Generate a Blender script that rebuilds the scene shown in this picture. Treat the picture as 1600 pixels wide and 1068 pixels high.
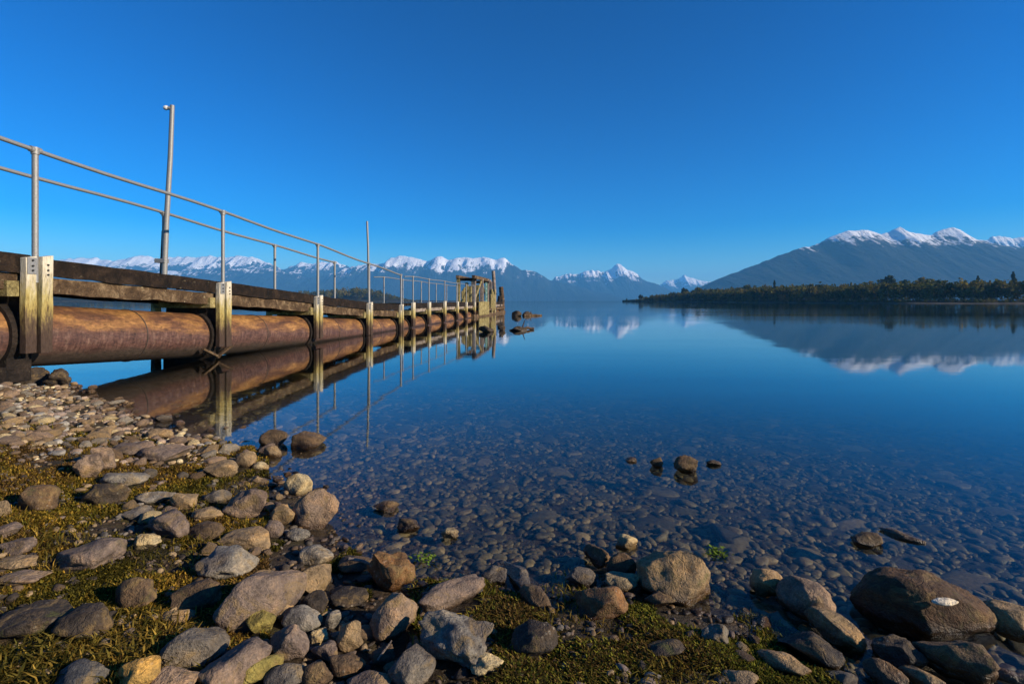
import bpy, bmesh, math, random
import numpy as np
from mathutils import Vector, noise as mn, Matrix

random.seed(7)
rng = np.random.default_rng(7)
R = math.radians
for o in list(bpy.data.objects):
    bpy.data.objects.remove(o)
S = bpy.context.scene
COL = S.collection

# ------------------------------------------------------------------ camera
F = 800.0            # focal length in photograph pixels (1600 wide)
HY = 469.5           # horizon row in the photograph
CAM_Z = 1.0
cam_d = bpy.data.cameras.new('camera')
cam = bpy.data.objects.new('camera', cam_d)
COL.objects.link(cam)
cam.location = (0, 0, CAM_Z)
cam.rotation_euler = (R(90), 0, 0)
cam_d.sensor_width = 36
cam_d.lens = 36 * F / 1600
cam_d.shift_y = -(534 - HY) / 1600.0
cam_d.clip_start = 0.05
cam_d.clip_end = 60000
S.camera = cam

# ------------------------------------------------------------------ sky, sun, exposure
SUN_AZ, SUN_EL = 108.0, 21.0        # clockwise from +Y
W = bpy.data.worlds.new('World')
S.world = W
W.use_nodes = True
nt = W.node_tree
nt.nodes.clear()
sky = nt.nodes.new('ShaderNodeTexSky')
sky.sky_type = 'NISHITA'
sky.sun_disc = False
sky.sun_elevation = R(SUN_EL)
sky.sun_rotation = R(SUN_AZ)
sky.altitude = 600
sky.air_density = 1.0
sky.dust_density = 0.0
sky.ozone_density = 4.0
hs = nt.nodes.new('ShaderNodeHueSaturation')
hs.inputs['Saturation'].default_value = 1.62
hs.inputs['Value'].default_value = 1.0
gm = nt.nodes.new('ShaderNodeGamma')
gm.inputs['Gamma'].default_value = 1.3
bg = nt.nodes.new('ShaderNodeBackground')
bg.inputs['Strength'].default_value = 0.066
wo = nt.nodes.new('ShaderNodeOutputWorld')
nt.links.new(sky.outputs[0], hs.inputs['Color'])
nt.links.new(hs.outputs[0], gm.inputs['Color'])
nt.links.new(gm.outputs[0], bg.inputs['Color'])
nt.links.new(bg.outputs[0], wo.inputs['Surface'])

sl = bpy.data.lights.new('sun', 'SUN')
sl.energy = 5.0
sl.angle = R(0.5)
sl.color = (1.0, 0.85, 0.66)
so = bpy.data.objects.new('sun', sl)
COL.objects.link(so)
sd = Vector((math.sin(R(SUN_AZ)) * math.cos(R(SUN_EL)), math.cos(R(SUN_AZ)) * math.cos(R(SUN_EL)), math.sin(R(SUN_EL))))
so.rotation_euler = sd.to_track_quat('Z', 'Y').to_euler()
so.location = (20, 5, 12)

S.view_settings.view_transform = 'Standard'
S.view_settings.look = 'None'
S.view_settings.exposure = 0.52
S.view_settings.gamma = 1.0
S.render.engine = 'CYCLES'
S.cycles.max_bounces = 8
S.cycles.transparent_max_bounces = 16
S.cycles.volume_bounces = 1
S.cycles.use_denoising = True
S.cycles.caustics_reflective = False
S.cycles.caustics_refractive = False


# ------------------------------------------------------------------ helpers
def ray(px, py, z=0.0):
    """point of the photograph on the horizontal plane at height z"""
    Z = F * (CAM_Z - z) / (py - HY)
    return (px - 800) / F * Z, Z


def tag(o, label=None, cat=None, group=None, kind=None):
    if label: o['label'] = label
    if cat: o['category'] = cat
    if group: o['group'] = group
    if kind: o['kind'] = kind
    return o


def empty(name, loc=(0, 0, 0), rz=0.0):
    o = bpy.data.objects.new(name, None)
    o.empty_display_size = 0.1
    o.location = loc
    o.rotation_euler = (0, 0, rz)
    COL.objects.link(o)
    return o


def mesh_np(name, V, Fc, mat, parent=None, smooth=False, cols=None, loc=None):
    """V (n,3), Fc (m,k) arrays of equal-sized faces"""
    me = bpy.data.meshes.new(name)
    V = np.asarray(V, dtype=np.float32)
    Fc = np.asarray(Fc, dtype=np.int32)
    k = Fc.shape[1]
    me.vertices.add(len(V))
    me.vertices.foreach_set('co', V.ravel())
    me.loops.add(Fc.size)
    me.loops.foreach_set('vertex_index', Fc.ravel())
    me.polygons.add(len(Fc))
    me.polygons.foreach_set('loop_start', np.arange(0, Fc.size, k, dtype=np.int32))
    me.polygons.foreach_set('loop_total', np.full(len(Fc), k, dtype=np.int32))
    if smooth:
        me.polygons.foreach_set('use_smooth', np.ones(len(Fc), dtype=bool))
    me.update(calc_edges=True)
    me.validate()
    if cols is not None:
        ca = me.color_attributes.new('tone', 'FLOAT_COLOR', 'POINT')
        c4 = np.ones((len(V), 4), dtype=np.float32)
        c4[:, :3] = cols
        ca.data.foreach_set('color', c4.ravel())
    o = bpy.data.objects.new(name, me)
    me.materials.append(mat)
    COL.objects.link(o)
    if parent: o.parent = parent
    if loc is not None: o.location = loc
    return o


class MB:
    """collects shapes, built as one mesh"""
    def __init__(s):
        s.v = []; s.f = []

    def add(s, vs, fs):
        b = len(s.v)
        s.v += [tuple(v) for v in vs]
        s.f += [tuple(i + b for i in f) for f in fs]

    def box(s, c, u, v, w):
        """centre and three half-axis vectors"""
        c, u, v, w = Vector(c), Vector(u), Vector(v), Vector(w)
        vs = [c + a * u + b * v + d * w for a in (-1, 1) for b in (-1, 1) for d in (-1, 1)]
        s.add(vs, [(0, 1, 3, 2), (4, 6, 7, 5), (0, 4, 5, 1), (2, 3, 7, 6), (0, 2, 6, 4), (1, 5, 7, 3)])

    def tube(s, pts, r, n=12, cap=True):
        pts = [Vector(p) for p in pts]
        rs = r if isinstance(r, (list, tuple)) else [r] * len(pts)
        vs = []; fs = []
        a = None
        for i, p in enumerate(pts):
            t = (pts[min(i + 1, len(pts) - 1)] - pts[max(i - 1, 0)]).normalized()
            if a is None:
                a = t.orthogonal().normalized()
            a = (a - t * a.dot(t)).normalized()
            b = t.cross(a)
            for k in range(n):
                th = 2 * math.pi * k / n
                vs.append(p + (a * math.cos(th) + b * math.sin(th)) * rs[i])
        for i in range(len(pts) - 1):
            for k in range(n):
                k2 = (k + 1) % n
                fs.append((i * n + k, i * n + k2, (i + 1) * n + k2, (i + 1) * n + k))
        if cap:
            fs.append(tuple(range(n - 1, -1, -1)))
            m = (len(pts) - 1) * n
            fs.append(tuple(range(m, m + n)))
        s.add(vs, fs)

    def build(s, name, mat, parent=None, smooth=False, bevel=0.0, loc=(0, 0, 0)):
        me = bpy.data.meshes.new(name)
        loc = Vector(loc)
        me.from_pydata([tuple(Vector(v) - loc) for v in s.v], [], s.f)
        bm = bmesh.new(); bm.from_mesh(me)
        bmesh.ops.recalc_face_normals(bm, faces=bm.faces)
        if bevel > 0:
            bmesh.ops.bevel(bm, geom=list(bm.edges), offset=bevel, segments=2, affect='EDGES', profile=0.6)
        bm.to_mesh(me); bm.free()
        me.materials.append(mat)
        if smooth:
            for p in me.polygons: p.use_smooth = True
            try: me.set_sharp_from_angle(angle=R(40))
            except Exception: pass
        o = bpy.data.objects.new(name, me)
        o.location = loc
        COL.objects.link(o)
        if parent: o.parent = parent
        return o


# ---- shader helpers
class NT:
    def __init__(s, name):
        s.m = bpy.data.materials.new(name)
        s.m.use_nodes = True
        s.t = s.m.node_tree
        s.t.nodes.clear()
        s.out = s.t.nodes.new('ShaderNodeOutputMaterial')

    def n(s, typ, **kw):
        x = s.t.nodes.new(typ)
        for k, v in kw.items():
            if k.startswith('i_'):
                x.inputs[k[2:].replace('_', ' ')].default_value = v
            else:
                setattr(x, k, v)
        return x

    def l(s, a, b):
        s.t.links.new(a, b)

    def coord(s, kind='Object', scale=(1, 1, 1), rot=(0, 0, 0), loc=(0, 0, 0)):
        tc = s.n('ShaderNodeTexCoord') if kind != 'Position' else s.n('ShaderNodeNewGeometry')
        mp = s.n('ShaderNodeMapping')
        s.l(tc.outputs[kind], mp.inputs[0])
        mp.inputs['Scale'].default_value = scale
        mp.inputs['Rotation'].default_value = rot
        mp.inputs['Location'].default_value = loc
        return mp.outputs[0]

    def noise(s, vec, scale=5, detail=5, rough=0.6, dist=0.0):
        x = s.n('ShaderNodeTexNoise')
        x.inputs['Scale'].default_value = scale
        x.inputs['Detail'].default_value = detail
        x.inputs['Roughness'].default_value = rough
        x.inputs['Distortion'].default_value = dist
        if vec is not None: s.l(vec, x.inputs['Vector'])
        return x.outputs['Fac']

    def ramp(s, fac, stops):
        x = s.n('ShaderNodeValToRGB')
        e = x.color_ramp.elements
        while len(e) < len(stops): e.new(0.5)
        for i, (p, c) in enumerate(stops):
            e[i].position = p
            if not isinstance(c, (tuple, list)): c = (c, c, c)
            e[i].color = (c[0], c[1], c[2], 1)
        s.l(fac, x.inputs[0])
        return x.outputs[0]

    def mix(s, fac, a, b, mode='MIX'):
        x = s.n('ShaderNodeMix')
        x.data_type = 'RGBA'; x.blend_type = mode
        for k, v in ((0, fac), (6, a), (7, b)):
            if hasattr(v, 'is_linked') or hasattr(v, 'links'):
                s.l(v, x.inputs[k])
            else:
                if k and not hasattr(v, '__len__'): v = (v, v, v)
                x.inputs[k].default_value = (*v, 1) if k else v
        return x.outputs[2]

    def math(s, op, a, b=None, c=None, clamp=False):
        x = s.n('ShaderNodeMath', operation=op, use_clamp=clamp)
        for k, v in enumerate((a, b, c)):
            if v is None: continue
            if hasattr(v, 'links'): s.l(v, x.inputs[k])
            else: x.inputs[k].default_value = v
        return x.outputs[0]

    def bump(s, h, strength=0.5, dist=0.02, nrm=None):
        x = s.n('ShaderNodeBump')
        x.inputs['Strength'].default_value = strength
        x.inputs['Distance'].default_value = dist
        s.l(h, x.inputs['Height'])
        if nrm is not None: s.l(nrm, x.inputs['Normal'])
        return x.outputs[0]

    def pbr(s, col, rough=0.8, nrm=None, metal=0.0, spec=None):
        b = s.n('ShaderNodeBsdfPrincipled')
        for k, v in (('Base Color', col), ('Roughness', rough), ('Metallic', metal)):
            if hasattr(v, 'links'): s.l(v, b.inputs[k])
            else:
                b.inputs[k].default_value = (*v, 1) if k == 'Base Color' else v
        if spec is not None:
            if hasattr(spec, 'links'): s.l(spec, b.inputs['Specular IOR Level'])
            else: b.inputs['Specular IOR Level'].default_value = spec
        if nrm is not None: s.l(nrm, b.inputs['Normal'])
        s.l(b.outputs[0], s.out.inputs[0])
        return b


def zpos(m):
    g = m.n('ShaderNodeNewGeometry')
    sp = m.n('ShaderNodeSeparateXYZ')
    m.l(g.outputs['Position'], sp.inputs[0])
    return sp.outputs[2]


def maprange(m, v, a, b, c=0.0, d=1.0):
    x = m.n('ShaderNodeMapRange')
    m.l(v, x.inputs[0])
    for i, q in enumerate((a, b, c, d)): x.inputs[i + 1].default_value = q
    return x.outputs[0]


# ------------------------------------------------------------------ materials
def mat_rock():
    """natural stone, tinted by each object's own colour; wet below and just above the waterline"""
    m = NT('stone')
    oi = m.n('ShaderNodeObjectInfo')
    tc = m.n('ShaderNodeTexCoord')
    ad = m.n('ShaderNodeVectorMath', operation='ADD')
    m.l(tc.outputs['Object'], ad.inputs[0])
    cmb = m.n('ShaderNodeCombineXYZ')
    rr = m.math('MULTIPLY', oi.outputs['Random'], 40.0)
    for k in range(3): m.l(rr, cmb.inputs[k])
    m.l(cmb.outputs[0], ad.inputs[1])
    v = ad.outputs[0]
    base = oi.outputs['Color']
    n1 = m.noise(v, 7, 6, 0.65, 0.6)
    n2 = m.noise(v, 34, 5, 0.7)
    n3 = m.noise(v, 150, 3, 0.7)
    c = m.mix(1.0, base, m.ramp(n1, [(0.3, (0.55, 0.50, 0.50)), (0.48, (1, 1, 1)), (0.68, (1.65, 1.42, 1.08))]), 'MULTIPLY')
    c = m.mix(1.0, c, m.ramp(n2, [(0.3, (0.5, 0.47, 0.45)), (0.48, (1, 1, 1)), (0.72, (1.5, 1.42, 1.3))]), 'MULTIPLY')
    c = m.mix(0.8, c, m.ramp(n3, [(0.3, 0.55), (0.55, 1.0), (0.75, 1.5)]), 'MULTIPLY')
    # crystals and lichen specks
    vo = m.n('ShaderNodeTexVoronoi'); m.l(v, vo.inputs['Vector']); vo.inputs['Scale'].default_value = 60
    sp = m.math('MULTIPLY', m.ramp(vo.outputs['Distance'], [(0.12, 1.0), (0.3, 0.0)]), m.ramp(n1, [(0.5, 0.0), (0.65, 0.4)]))
    c = m.mix(sp, c, (0.42, 0.37, 0.27))
    # ochre and olive stains with outlines of their own
    st = m.ramp(m.noise(v, 11, 6, 0.7, 1.0), [(0.52, 0.0), (0.64, 0.65)])
    c = m.mix(st, c, (0.23, 0.15, 0.055))
    mo = m.math('MULTIPLY', m.ramp(m.noise(v, 15, 7, 0.75, 0.5), [(0.55, 0.0), (0.64, 0.75)]), oi.outputs['Alpha'])
    c = m.mix(mo, c, (0.085, 0.085, 0.018))
    # cracks
    cr = m.n('ShaderNodeTexVoronoi', feature='DISTANCE_TO_EDGE')
    wv = m.n('ShaderNodeVectorMath', operation='ADD')
    nz = m.n('ShaderNodeTexNoise'); nz.inputs['Scale'].default_value = 9; m.l(v, nz.inputs['Vector'])
    sc = m.n('ShaderNodeVectorMath', operation='SCALE'); m.l(nz.outputs['Color'], sc.inputs[0]); sc.inputs['Scale'].default_value = 0.2
    m.l(v, wv.inputs[0]); m.l(sc.outputs[0], wv.inputs[1]); m.l(wv.outputs[0], cr.inputs['Vector'])
    cr.inputs['Scale'].default_value = 8
    ck = m.ramp(cr.outputs['Distance'], [(0.0, 0.0), (0.03, 1.0)])
    # wet band
    z = m.math('ADD', zpos(m), m.math('MULTIPLY', m.noise(v, 12, 4), -0.05))
    wet = maprange(m, z, -0.012, 0.012, 1.0, 0.0)
    c = m.mix(wet, c, m.mix(1.0, c, (0.36, 0.31, 0.26), 'MULTIPLY'))
    rough = m.mix(wet, (0.85, 0.85, 0.85), (0.3, 0.3, 0.3))
    h = m.math('ADD', m.math('MULTIPLY', n1, 1.2), m.math('ADD', m.math('MULTIPLY', n2, 0.8), m.math('MULTIPLY', n3, 0.35)))
    h = m.math('ADD', h, m.math('MULTIPLY', ck, 0.10))
    nr = m.bump(h, 0.75, 0.02)
    m.pbr(c, rough, nr, spec=0.35)
    return m.m


def mat_tone(name, rough=0.8, sub=1.0, bumps=60, wetband=False):
    """per-vertex tone attribute with a fine grain"""
    m = NT(name)
    at = m.n('ShaderNodeAttribute', attribute_name='tone')
    v = m.coord('Object')
    n1 = m.noise(v, bumps, 4, 0.7)
    c = m.mix(sub, at.outputs['Color'], m.ramp(n1, [(0.3, 0.55), (0.5, 1.0), (0.72, 1.45)]), 'MULTIPLY')
    if wetband:
        z = m.math('ADD', zpos(m), m.math('MULTIPLY', m.noise(v, 6, 3), -0.05))
        wet = maprange(m, z, -0.015, 0.02, 1.0, 0.0)
        c = m.mix(wet, c, m.mix(1.0, c, (0.5, 0.44, 0.38), 'MULTIPLY'))
        rough = m.mix(wet, (0.85,) * 3, (0.4,) * 3)
    m.pbr(c, rough, m.bump(n1, 0.5, 0.01), spec=0.3)
    return m.m


def mat_leaf(name, trans=0.35):
    m = NT(name)
    at = m.n('ShaderNodeAttribute', attribute_name='tone')
    d = m.n('ShaderNodeBsdfDiffuse'); m.l(at.outputs['Color'], d.inputs[0])
    t = m.n('ShaderNodeBsdfTranslucent'); m.l(at.outputs['Color'], t.inputs[0])
    x = m.n('ShaderNodeMixShader'); x.inputs[0].default_value = trans
    m.l(d.outputs[0], x.inputs[1]); m.l(t.outputs[0], x.inputs[2])
    m.l(x.outputs[0], m.out.inputs[0])
    return m.m


def mat_ground():
    m = NT('shore_soil')
    v = m.coord('Position')
    n1 = m.noise(v, 1.7, 6, 0.65)
    n2 = m.noise(v, 22, 6, 0.7)
    n3 = m.noise(v, 110, 4, 0.7)
    c = m.ramp(n2, [(0.3, (0.010, 0.007, 0.004)), (0.5, (0.038, 0.024, 0.012)), (0.7, (0.10, 0.066, 0.032))])
    ol = m.ramp(m.noise(v, 9, 6, 0.7), [(0.45, 0.0), (0.6, 0.8)])
    z = zpos(m)
    dry = maprange(m, z, 0.0, 0.05, 0.0, 1.0)
    c = m.mix(m.math('MULTIPLY', ol, dry), c, (0.045, 0.04, 0.008))
    # bottom of the lake gets silty and darker with depth of deposit
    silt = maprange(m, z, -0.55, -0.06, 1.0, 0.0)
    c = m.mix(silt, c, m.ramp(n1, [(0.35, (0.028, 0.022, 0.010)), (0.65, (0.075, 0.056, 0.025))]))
    # drier, stony soil well above the water
    c = m.mix(maprange(m, z, 0.2, 0.4), c, (0.10, 0.08, 0.055))
    h = m.math('ADD', n2, m.math('MULTIPLY', n3, 0.5))
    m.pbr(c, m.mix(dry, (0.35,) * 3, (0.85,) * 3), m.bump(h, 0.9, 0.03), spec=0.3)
    return m.m


def mat_water():
    m = NT('lake_water')
    v1 = m.coord('Position', (1.0, 2.2, 1), (0, 0, R(12)))
    v2 = m.coord('Position', (0.10, 0.35, 1), (0, 0, R(8)))
    v3 = m.coord('Position', (0.004, 0.03, 1), (0, 0, R(3)))
    a = m.noise(v1, 3.0, 3, 0.55)
    b = m.noise(v2, 1.0, 3, 0.5)
    bands = m.ramp(m.noise(v3, 1.0, 4, 0.6), [(0.48, 0.12), (0.56, 1.0)])
    h = m.math('ADD', m.math('MULTIPLY', m.math('MULTIPLY', a, bands), 0.0030), m.math('MULTIPLY', b, 0.006))
    nr = m.bump(h, 1.0, 1.0)
    ge = m.n('ShaderNodeNewGeometry')
    dt = m.n('ShaderNodeVectorMath', operation='DOT_PRODUCT')
    m.l(nr, dt.inputs[0]); m.l(ge.outputs['Incoming'], dt.inputs[1])
    co = m.math('SUBTRACT', 1.0, m.math('ABSOLUTE', dt.outputs['Value']), clamp=True)
    fr = m.math('MULTIPLY_ADD', m.math('POWER', co, 5.4), 1.15, 0.02, clamp=True)
    gl = m.n('ShaderNodeBsdfGlossy')
    gl.inputs['Color'].default_value = (0.90, 0.91, 0.90, 1)
    gl.inputs['Roughness'].default_value = 0.035
    m.l(nr, gl.inputs['Normal'])
    tr = m.n('ShaderNodeBsdfTransparent')
    tr.inputs['Color'].default_value = (0.93, 0.94, 0.90, 1)
    x = m.n('ShaderNodeMixShader')
    m.l(fr, x.inputs[0]); m.l(tr.outputs[0], x.inputs[1]); m.l(gl.outputs[0], x.inputs[2])
    m.l(x.outputs[0], m.out.inputs[0])
    va = m.n('ShaderNodeVolumeAbsorption')
    va.inputs['Color'].default_value = (0.42, 0.48, 0.32, 1)
    va.inputs['Density'].default_value = 1.0
    m.l(va.outputs[0], m.out.inputs['Volume'])
    return m.m


def mat_mountain(name, snow_z, width, low, bush):
    m = NT(name)
    v = m.coord('Position')
    z = zpos(m)
    n1 = m.noise(v, 0.006, 8, 0.65)
    n2 = m.noise(v, 0.03, 6, 0.7)
    g = m.n('ShaderNodeNewGeometry')
    sx = m.n('ShaderNodeSeparateXYZ'); m.l(g.outputs['Normal'], sx.inputs[0])
    lev = m.math('ADD', z, m.math('MULTIPLY', m.math('SUBTRACT', n1, 0.5), width * 22.0))
    lev = m.math('ADD', lev, m.math('MULTIPLY', m.math('SUBTRACT', n2, 0.5), width * 12.0))
    lev = m.math('ADD', lev, m.math('MULTIPLY', m.math('SUBTRACT', sx.outputs[2], 0.82), width * 9.0))
    gul = m.noise(m.coord('Position', (0.035, 0.004, 0.012)), 1.0, 5, 0.7, 0.4)
    lev = m.math('ADD', lev, m.math('MULTIPLY', m.math('SUBTRACT', gul, 0.5), width * 16.0))
    s = m.math('MULTIPLY', maprange(m, lev, snow_z - 12, snow_z + 12), m.ramp(m.noise(v, 0.05, 6, 0.75), [(0.30, 0.65), (0.42, 1.0)]))
    rock = m.ramp(n2, [(0.35, (0.035, 0.035, 0.035)), (0.65, (0.085, 0.08, 0.075))])
    forest = m.ramp(n1, [(0.3, low), (0.7, bush)])
    c = m.mix(maprange(m, lev, snow_z - width * 2.2, snow_z - width * 0.3), forest, rock)
    c = m.mix(s, c, (0.95, 0.95, 0.95))
    m.pbr(c, 0.9, m.bump(m.math('ADD', n2, gul), 0.8, 26.0), spec=0.1)
    return m.m


def mat_pipe():
    m = NT('rusty_steel')
    tc = m.coord('UV')
    v = m.coord('UV', (1, 3, 1))
    n1 = m.noise(v, 1.6, 7, 0.65, 0.4)
    n2 = m.noise(m.coord('UV', (6, 1.0, 1)), 3.0, 6, 0.7)
    n3 = m.noise(m.coord('Object'), 30, 5, 0.7)
    c = m.ramp(n1, [(0.3, (0.05, 0.022, 0.012)), (0.45, (0.12, 0.052, 0.022)), (0.58, (0.24, 0.115, 0.035)), (0.72, (0.42, 0.22, 0.07))])
    # orange highlight on top and purple-brown shade below painted into the rust (UV v = height round the pipe)
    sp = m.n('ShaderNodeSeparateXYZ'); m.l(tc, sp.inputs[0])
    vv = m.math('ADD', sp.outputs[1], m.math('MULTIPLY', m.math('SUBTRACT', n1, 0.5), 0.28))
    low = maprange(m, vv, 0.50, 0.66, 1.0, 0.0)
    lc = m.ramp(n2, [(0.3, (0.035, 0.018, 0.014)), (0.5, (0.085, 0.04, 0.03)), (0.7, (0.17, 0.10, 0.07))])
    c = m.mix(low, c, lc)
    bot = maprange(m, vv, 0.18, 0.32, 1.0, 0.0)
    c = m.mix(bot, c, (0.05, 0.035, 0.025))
    n4 = m.noise(m.coord('UV', (2.0, 4, 1)), 5, 7, 0.75, 0.6)
    c = m.mix(0.85, c, m.ramp(n4, [(0.34, 0.35), (0.5, 1.0), (0.68, 1.5)]), 'MULTIPLY')
    c = m.mix(0.7, c, m.ramp(n3, [(0.3, 0.6), (0.5, 1.0), (0.7, 1.35)]), 'MULTIPLY')
    sc = m.ramp(m.noise(m.coord('UV', (1, 8, 1)), 9, 3, 0.6, 2.0), [(0.66, 0.0), (0.72, 0.5)])
    c = m.mix(sc, c, (0.42, 0.28, 0.2))
    c = m.mix(maprange(m, zpos(m), 0.02, 0.07, 1.0, 0.0), c, m.mix(1.0, c, (0.3, 0.3, 0.25), 'MULTIPLY'))
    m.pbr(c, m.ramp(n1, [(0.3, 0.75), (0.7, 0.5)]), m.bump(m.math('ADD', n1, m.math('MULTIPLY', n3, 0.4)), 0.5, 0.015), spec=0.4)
    return m.m


def mat_post(name='lichened_timber', pale=1.0):
    """weathered plank: bleached top, yellow lichen, dark damp foot (object z runs 0..1 over the plank)"""
    m = NT(name)
    tco = m.n('ShaderNodeTexCoord'); oin = m.n('ShaderNodeObjectInfo')
    av = m.n('ShaderNodeVectorMath', operation='ADD'); cx_ = m.n('ShaderNodeCombineXYZ')
    r9 = m.math('MULTIPLY', oin.outputs['Random'], 30.0)
    for k in range(3): m.l(r9, cx_.inputs[k])
    m.l(tco.outputs['Object'], av.inputs[0]); m.l(cx_.outputs[0], av.inputs[1])
    mpp = m.n('ShaderNodeMapping'); mpp.inputs['Scale'].default_value = (1, 1, 0.22); m.l(av.outputs[0], mpp.inputs[0])
    v = mpp.outputs[0]
    g = m.coord('Generated')
    sp = m.n('ShaderNodeSeparateXYZ'); m.l(g, sp.inputs[0])
    zz = m.math('ADD', sp.outputs[2], m.math('MULTIPLY', m.math('SUBTRACT', m.noise(v, 18, 6, 0.75), 0.5), 0.75))
    grain = m.noise(v, 60, 5, 0.7)
    c = m.ramp(zz, [(0.20, (0.055, 0.035, 0.025)), (0.32, (0.10, 0.068, 0.038)), (0.45, (0.30, 0.225, 0.07)), (0.60, (0.38, 0.31, 0.12)), (0.72, (0.44, 0.38, 0.24)), (0.88, (0.56, 0.50, 0.38))])
    c = m.mix(1.0, c, m.ramp(grain, [(0.3, 0.5), (0.48, 1.0), (0.7, 1.25)]), 'MULTIPLY')
    holes = m.ramp(m.noise(v, 16, 6, 0.75, 0.8), [(0.60, 0.0), (0.66, 0.85)])
    c = m.mix(holes, c, (0.05, 0.03, 0.02))
    m.pbr(c, 0.85, m.bump(grain, 0.6, 0.01), spec=0.2)
    return m.m


def mat_timber(name, a, b, c3, scale=1.0, lich=0.5):
    m = NT(name)
    v = m.coord('Object')
    n1 = m.noise(v, 5 * scale, 7, 0.7, 0.5)
    n2 = m.noise(v, 40 * scale, 5, 0.7)
    c = m.ramp(n1, [(0.32, a), (0.5, b), (0.7, c3)])
    c = m.mix(0.9, c, m.ramp(n2, [(0.3, 0.45), (0.5, 1.0), (0.7, 1.5)]), 'MULTIPLY')
    if lich > 0:
        s = m.ramp(m.noise(v, 13, 6, 0.75), [(0.62, 0.0), (0.68, lich)])
        c = m.mix(s, c, (0.5, 0.42, 0.25))
    m.pbr(c, 0.9, m.bump(m.math('ADD', n1, n2), 0.8, 0.02), spec=0.2)
    return m.m


def mat_metal(name, col, rough=0.45, metal=0.75, spot=(0.2, 0.1, 0.05)):
    m = NT(name)
    v = m.coord('Object')
    n = m.noise(v, 14, 6, 0.7)
    n2 = m.noise(v, 70, 3, 0.6)
    c = m.mix(1.0, col, m.ramp(n2, [(0.3, 0.75), (0.6, 1.1)]), 'MULTIPLY')
    c = m.mix(m.ramp(n, [(0.62, 0.0), (0.72, 0.8)]), c, spot)
    m.pbr(c, rough, m.bump(n2, 0.15, 0.004), metal)
    return m.m


M_ROCK = mat_rock()
M_PEB = mat_tone('pebble_stone', 0.8, 1.0, 90, True)
M_BEDST = mat_tone('lake_bed_stone', 0.6, 1.0, 40)
M_LEAF = mat_leaf('leaf', 0.3)
M_GRASS = mat_leaf('grass_blade', 0.35)
M_GROUND = mat_ground()
M_WATER = mat_water()
M_PIPE = mat_pipe()
M_POST = mat_post()
M_DECK = mat_timber('dark_deck_timber', (0.005, 0.004, 0.003), (0.014, 0.009, 0.006), (0.04, 0.025, 0.015), 1.0, 0.2)
M_BEAM = mat_timber('brown_beam_timber', (0.03, 0.018, 0.01), (0.085, 0.053, 0.028), (0.26, 0.18, 0.10), 1.0, 0.7)
M_DARKW = mat_timber('dark_timber', (0.006, 0.005, 0.004), (0.018, 0.013, 0.01), (0.04, 0.028, 0.02), 1.0, 0.1)  # near-black tone shared by cradles, cross walls and crosspieces
M_OLIVE = mat_timber('olive_timber', (0.09, 0.07, 0.03), (0.25, 0.2, 0.08), (0.45, 0.38, 0.18), 1.0, 0.4)
M_GREY = mat_timber('grey_timber', (0.10, 0.08, 0.065), (0.24, 0.19, 0.15), (0.42, 0.35, 0.29), 1.0, 0.4)
M_GALV = mat_metal('galvanised_steel', (0.24, 0.24, 0.23), 0.55, 0.3)
M_GREEN = mat_metal('green_painted_steel', (0.22, 0.38, 0.31), 0.6, 0.1)
M_BLACK = mat_metal('black_steel', (0.02, 0.02, 0.02), 0.6, 0.3, (0.06, 0.03, 0.02))
M_LAMP = mat_metal('white_lamp_glass', (0.75, 0.73, 0.68), 0.3, 0.0, (0.6, 0.58, 0.5))
M_BARK = mat_timber('bark', (0.05, 0.04, 0.03), (0.14, 0.11, 0.085), (0.3, 0.26, 0.2), 0.3, 0.0)


# ------------------------------------------------------------------ ground, one sheet to the horizon
SH_PX = [(100, 604), (165, 632), (235, 655), (330, 682), (395, 712), (425, 760), (470, 800), (500, 850), (550, 885), (640, 910),
         (760, 925), (900, 945), (1130, 985), (1250, 1050), (1430, 1130), (1700, 1260)]
SHORE = [(-300.0, 60.0), (-60.0, 16.0), (-22.0, 9.0), (-9.5, 7.2)] + [ray(*p) for p in SH_PX] + [(1.6, 0.7), (2.6, 0.35), (5, -0.4), (14, -3), (60, -14), (300, -60)]
SHA = np.array(SHORE)


def sdist(x, y):
    """distance to the waterline, positive on the land side (right of the polyline walked left to right)"""
    x = np.asarray(x, float); y = np.asarray(y, float)
    best = np.full(x.shape, 1e9); sign = np.ones(x.shape)
    for i in range(len(SHA) - 1):
        ax, ay = SHA[i]; bx, by = SHA[i + 1]
        dx, dy = bx - ax, by - ay
        t = np.clip(((x - ax) * dx + (y - ay) * dy) / (dx * dx + dy * dy), 0, 1)
        qx, qy = x - ax - t * dx, y - ay - t * dy
        d = np.hypot(qx, qy)
        cr = dx * qy - dy * qx
        upd = d < best - 1e-9
        best = np.where(upd, d, best)
        sign = np.where(upd, np.where(cr < 0, 1.0, -1.0), sign)
    return best * sign


def vnoise(x, y, seed=0):
    """smooth value noise, vectorised"""
    xi = np.floor(x).astype(np.int64); yi = np.floor(y).astype(np.int64)
    fx = x - xi; fy = y - yi
    fx = fx * fx * (3 - 2 * fx); fy = fy * fy * (3 - 2 * fy)

    def h(a, b):
        n = (a * 374761393 + b * 668265263 + seed * 982451653) & 0xFFFFFFFF
        n = ((n ^ (n >> 13)) * 1274126177) & 0xFFFFFFFF
        return ((n ^ (n >> 16)) & 0xFFFF) / 65535.0
    a = h(xi, yi); b = h(xi + 1, yi); c = h(xi, yi + 1); d = h(xi + 1, yi + 1)
    return (a + (b - a) * fx) * (1 - fy) + (c + (d - c) * fx) * fy


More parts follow.
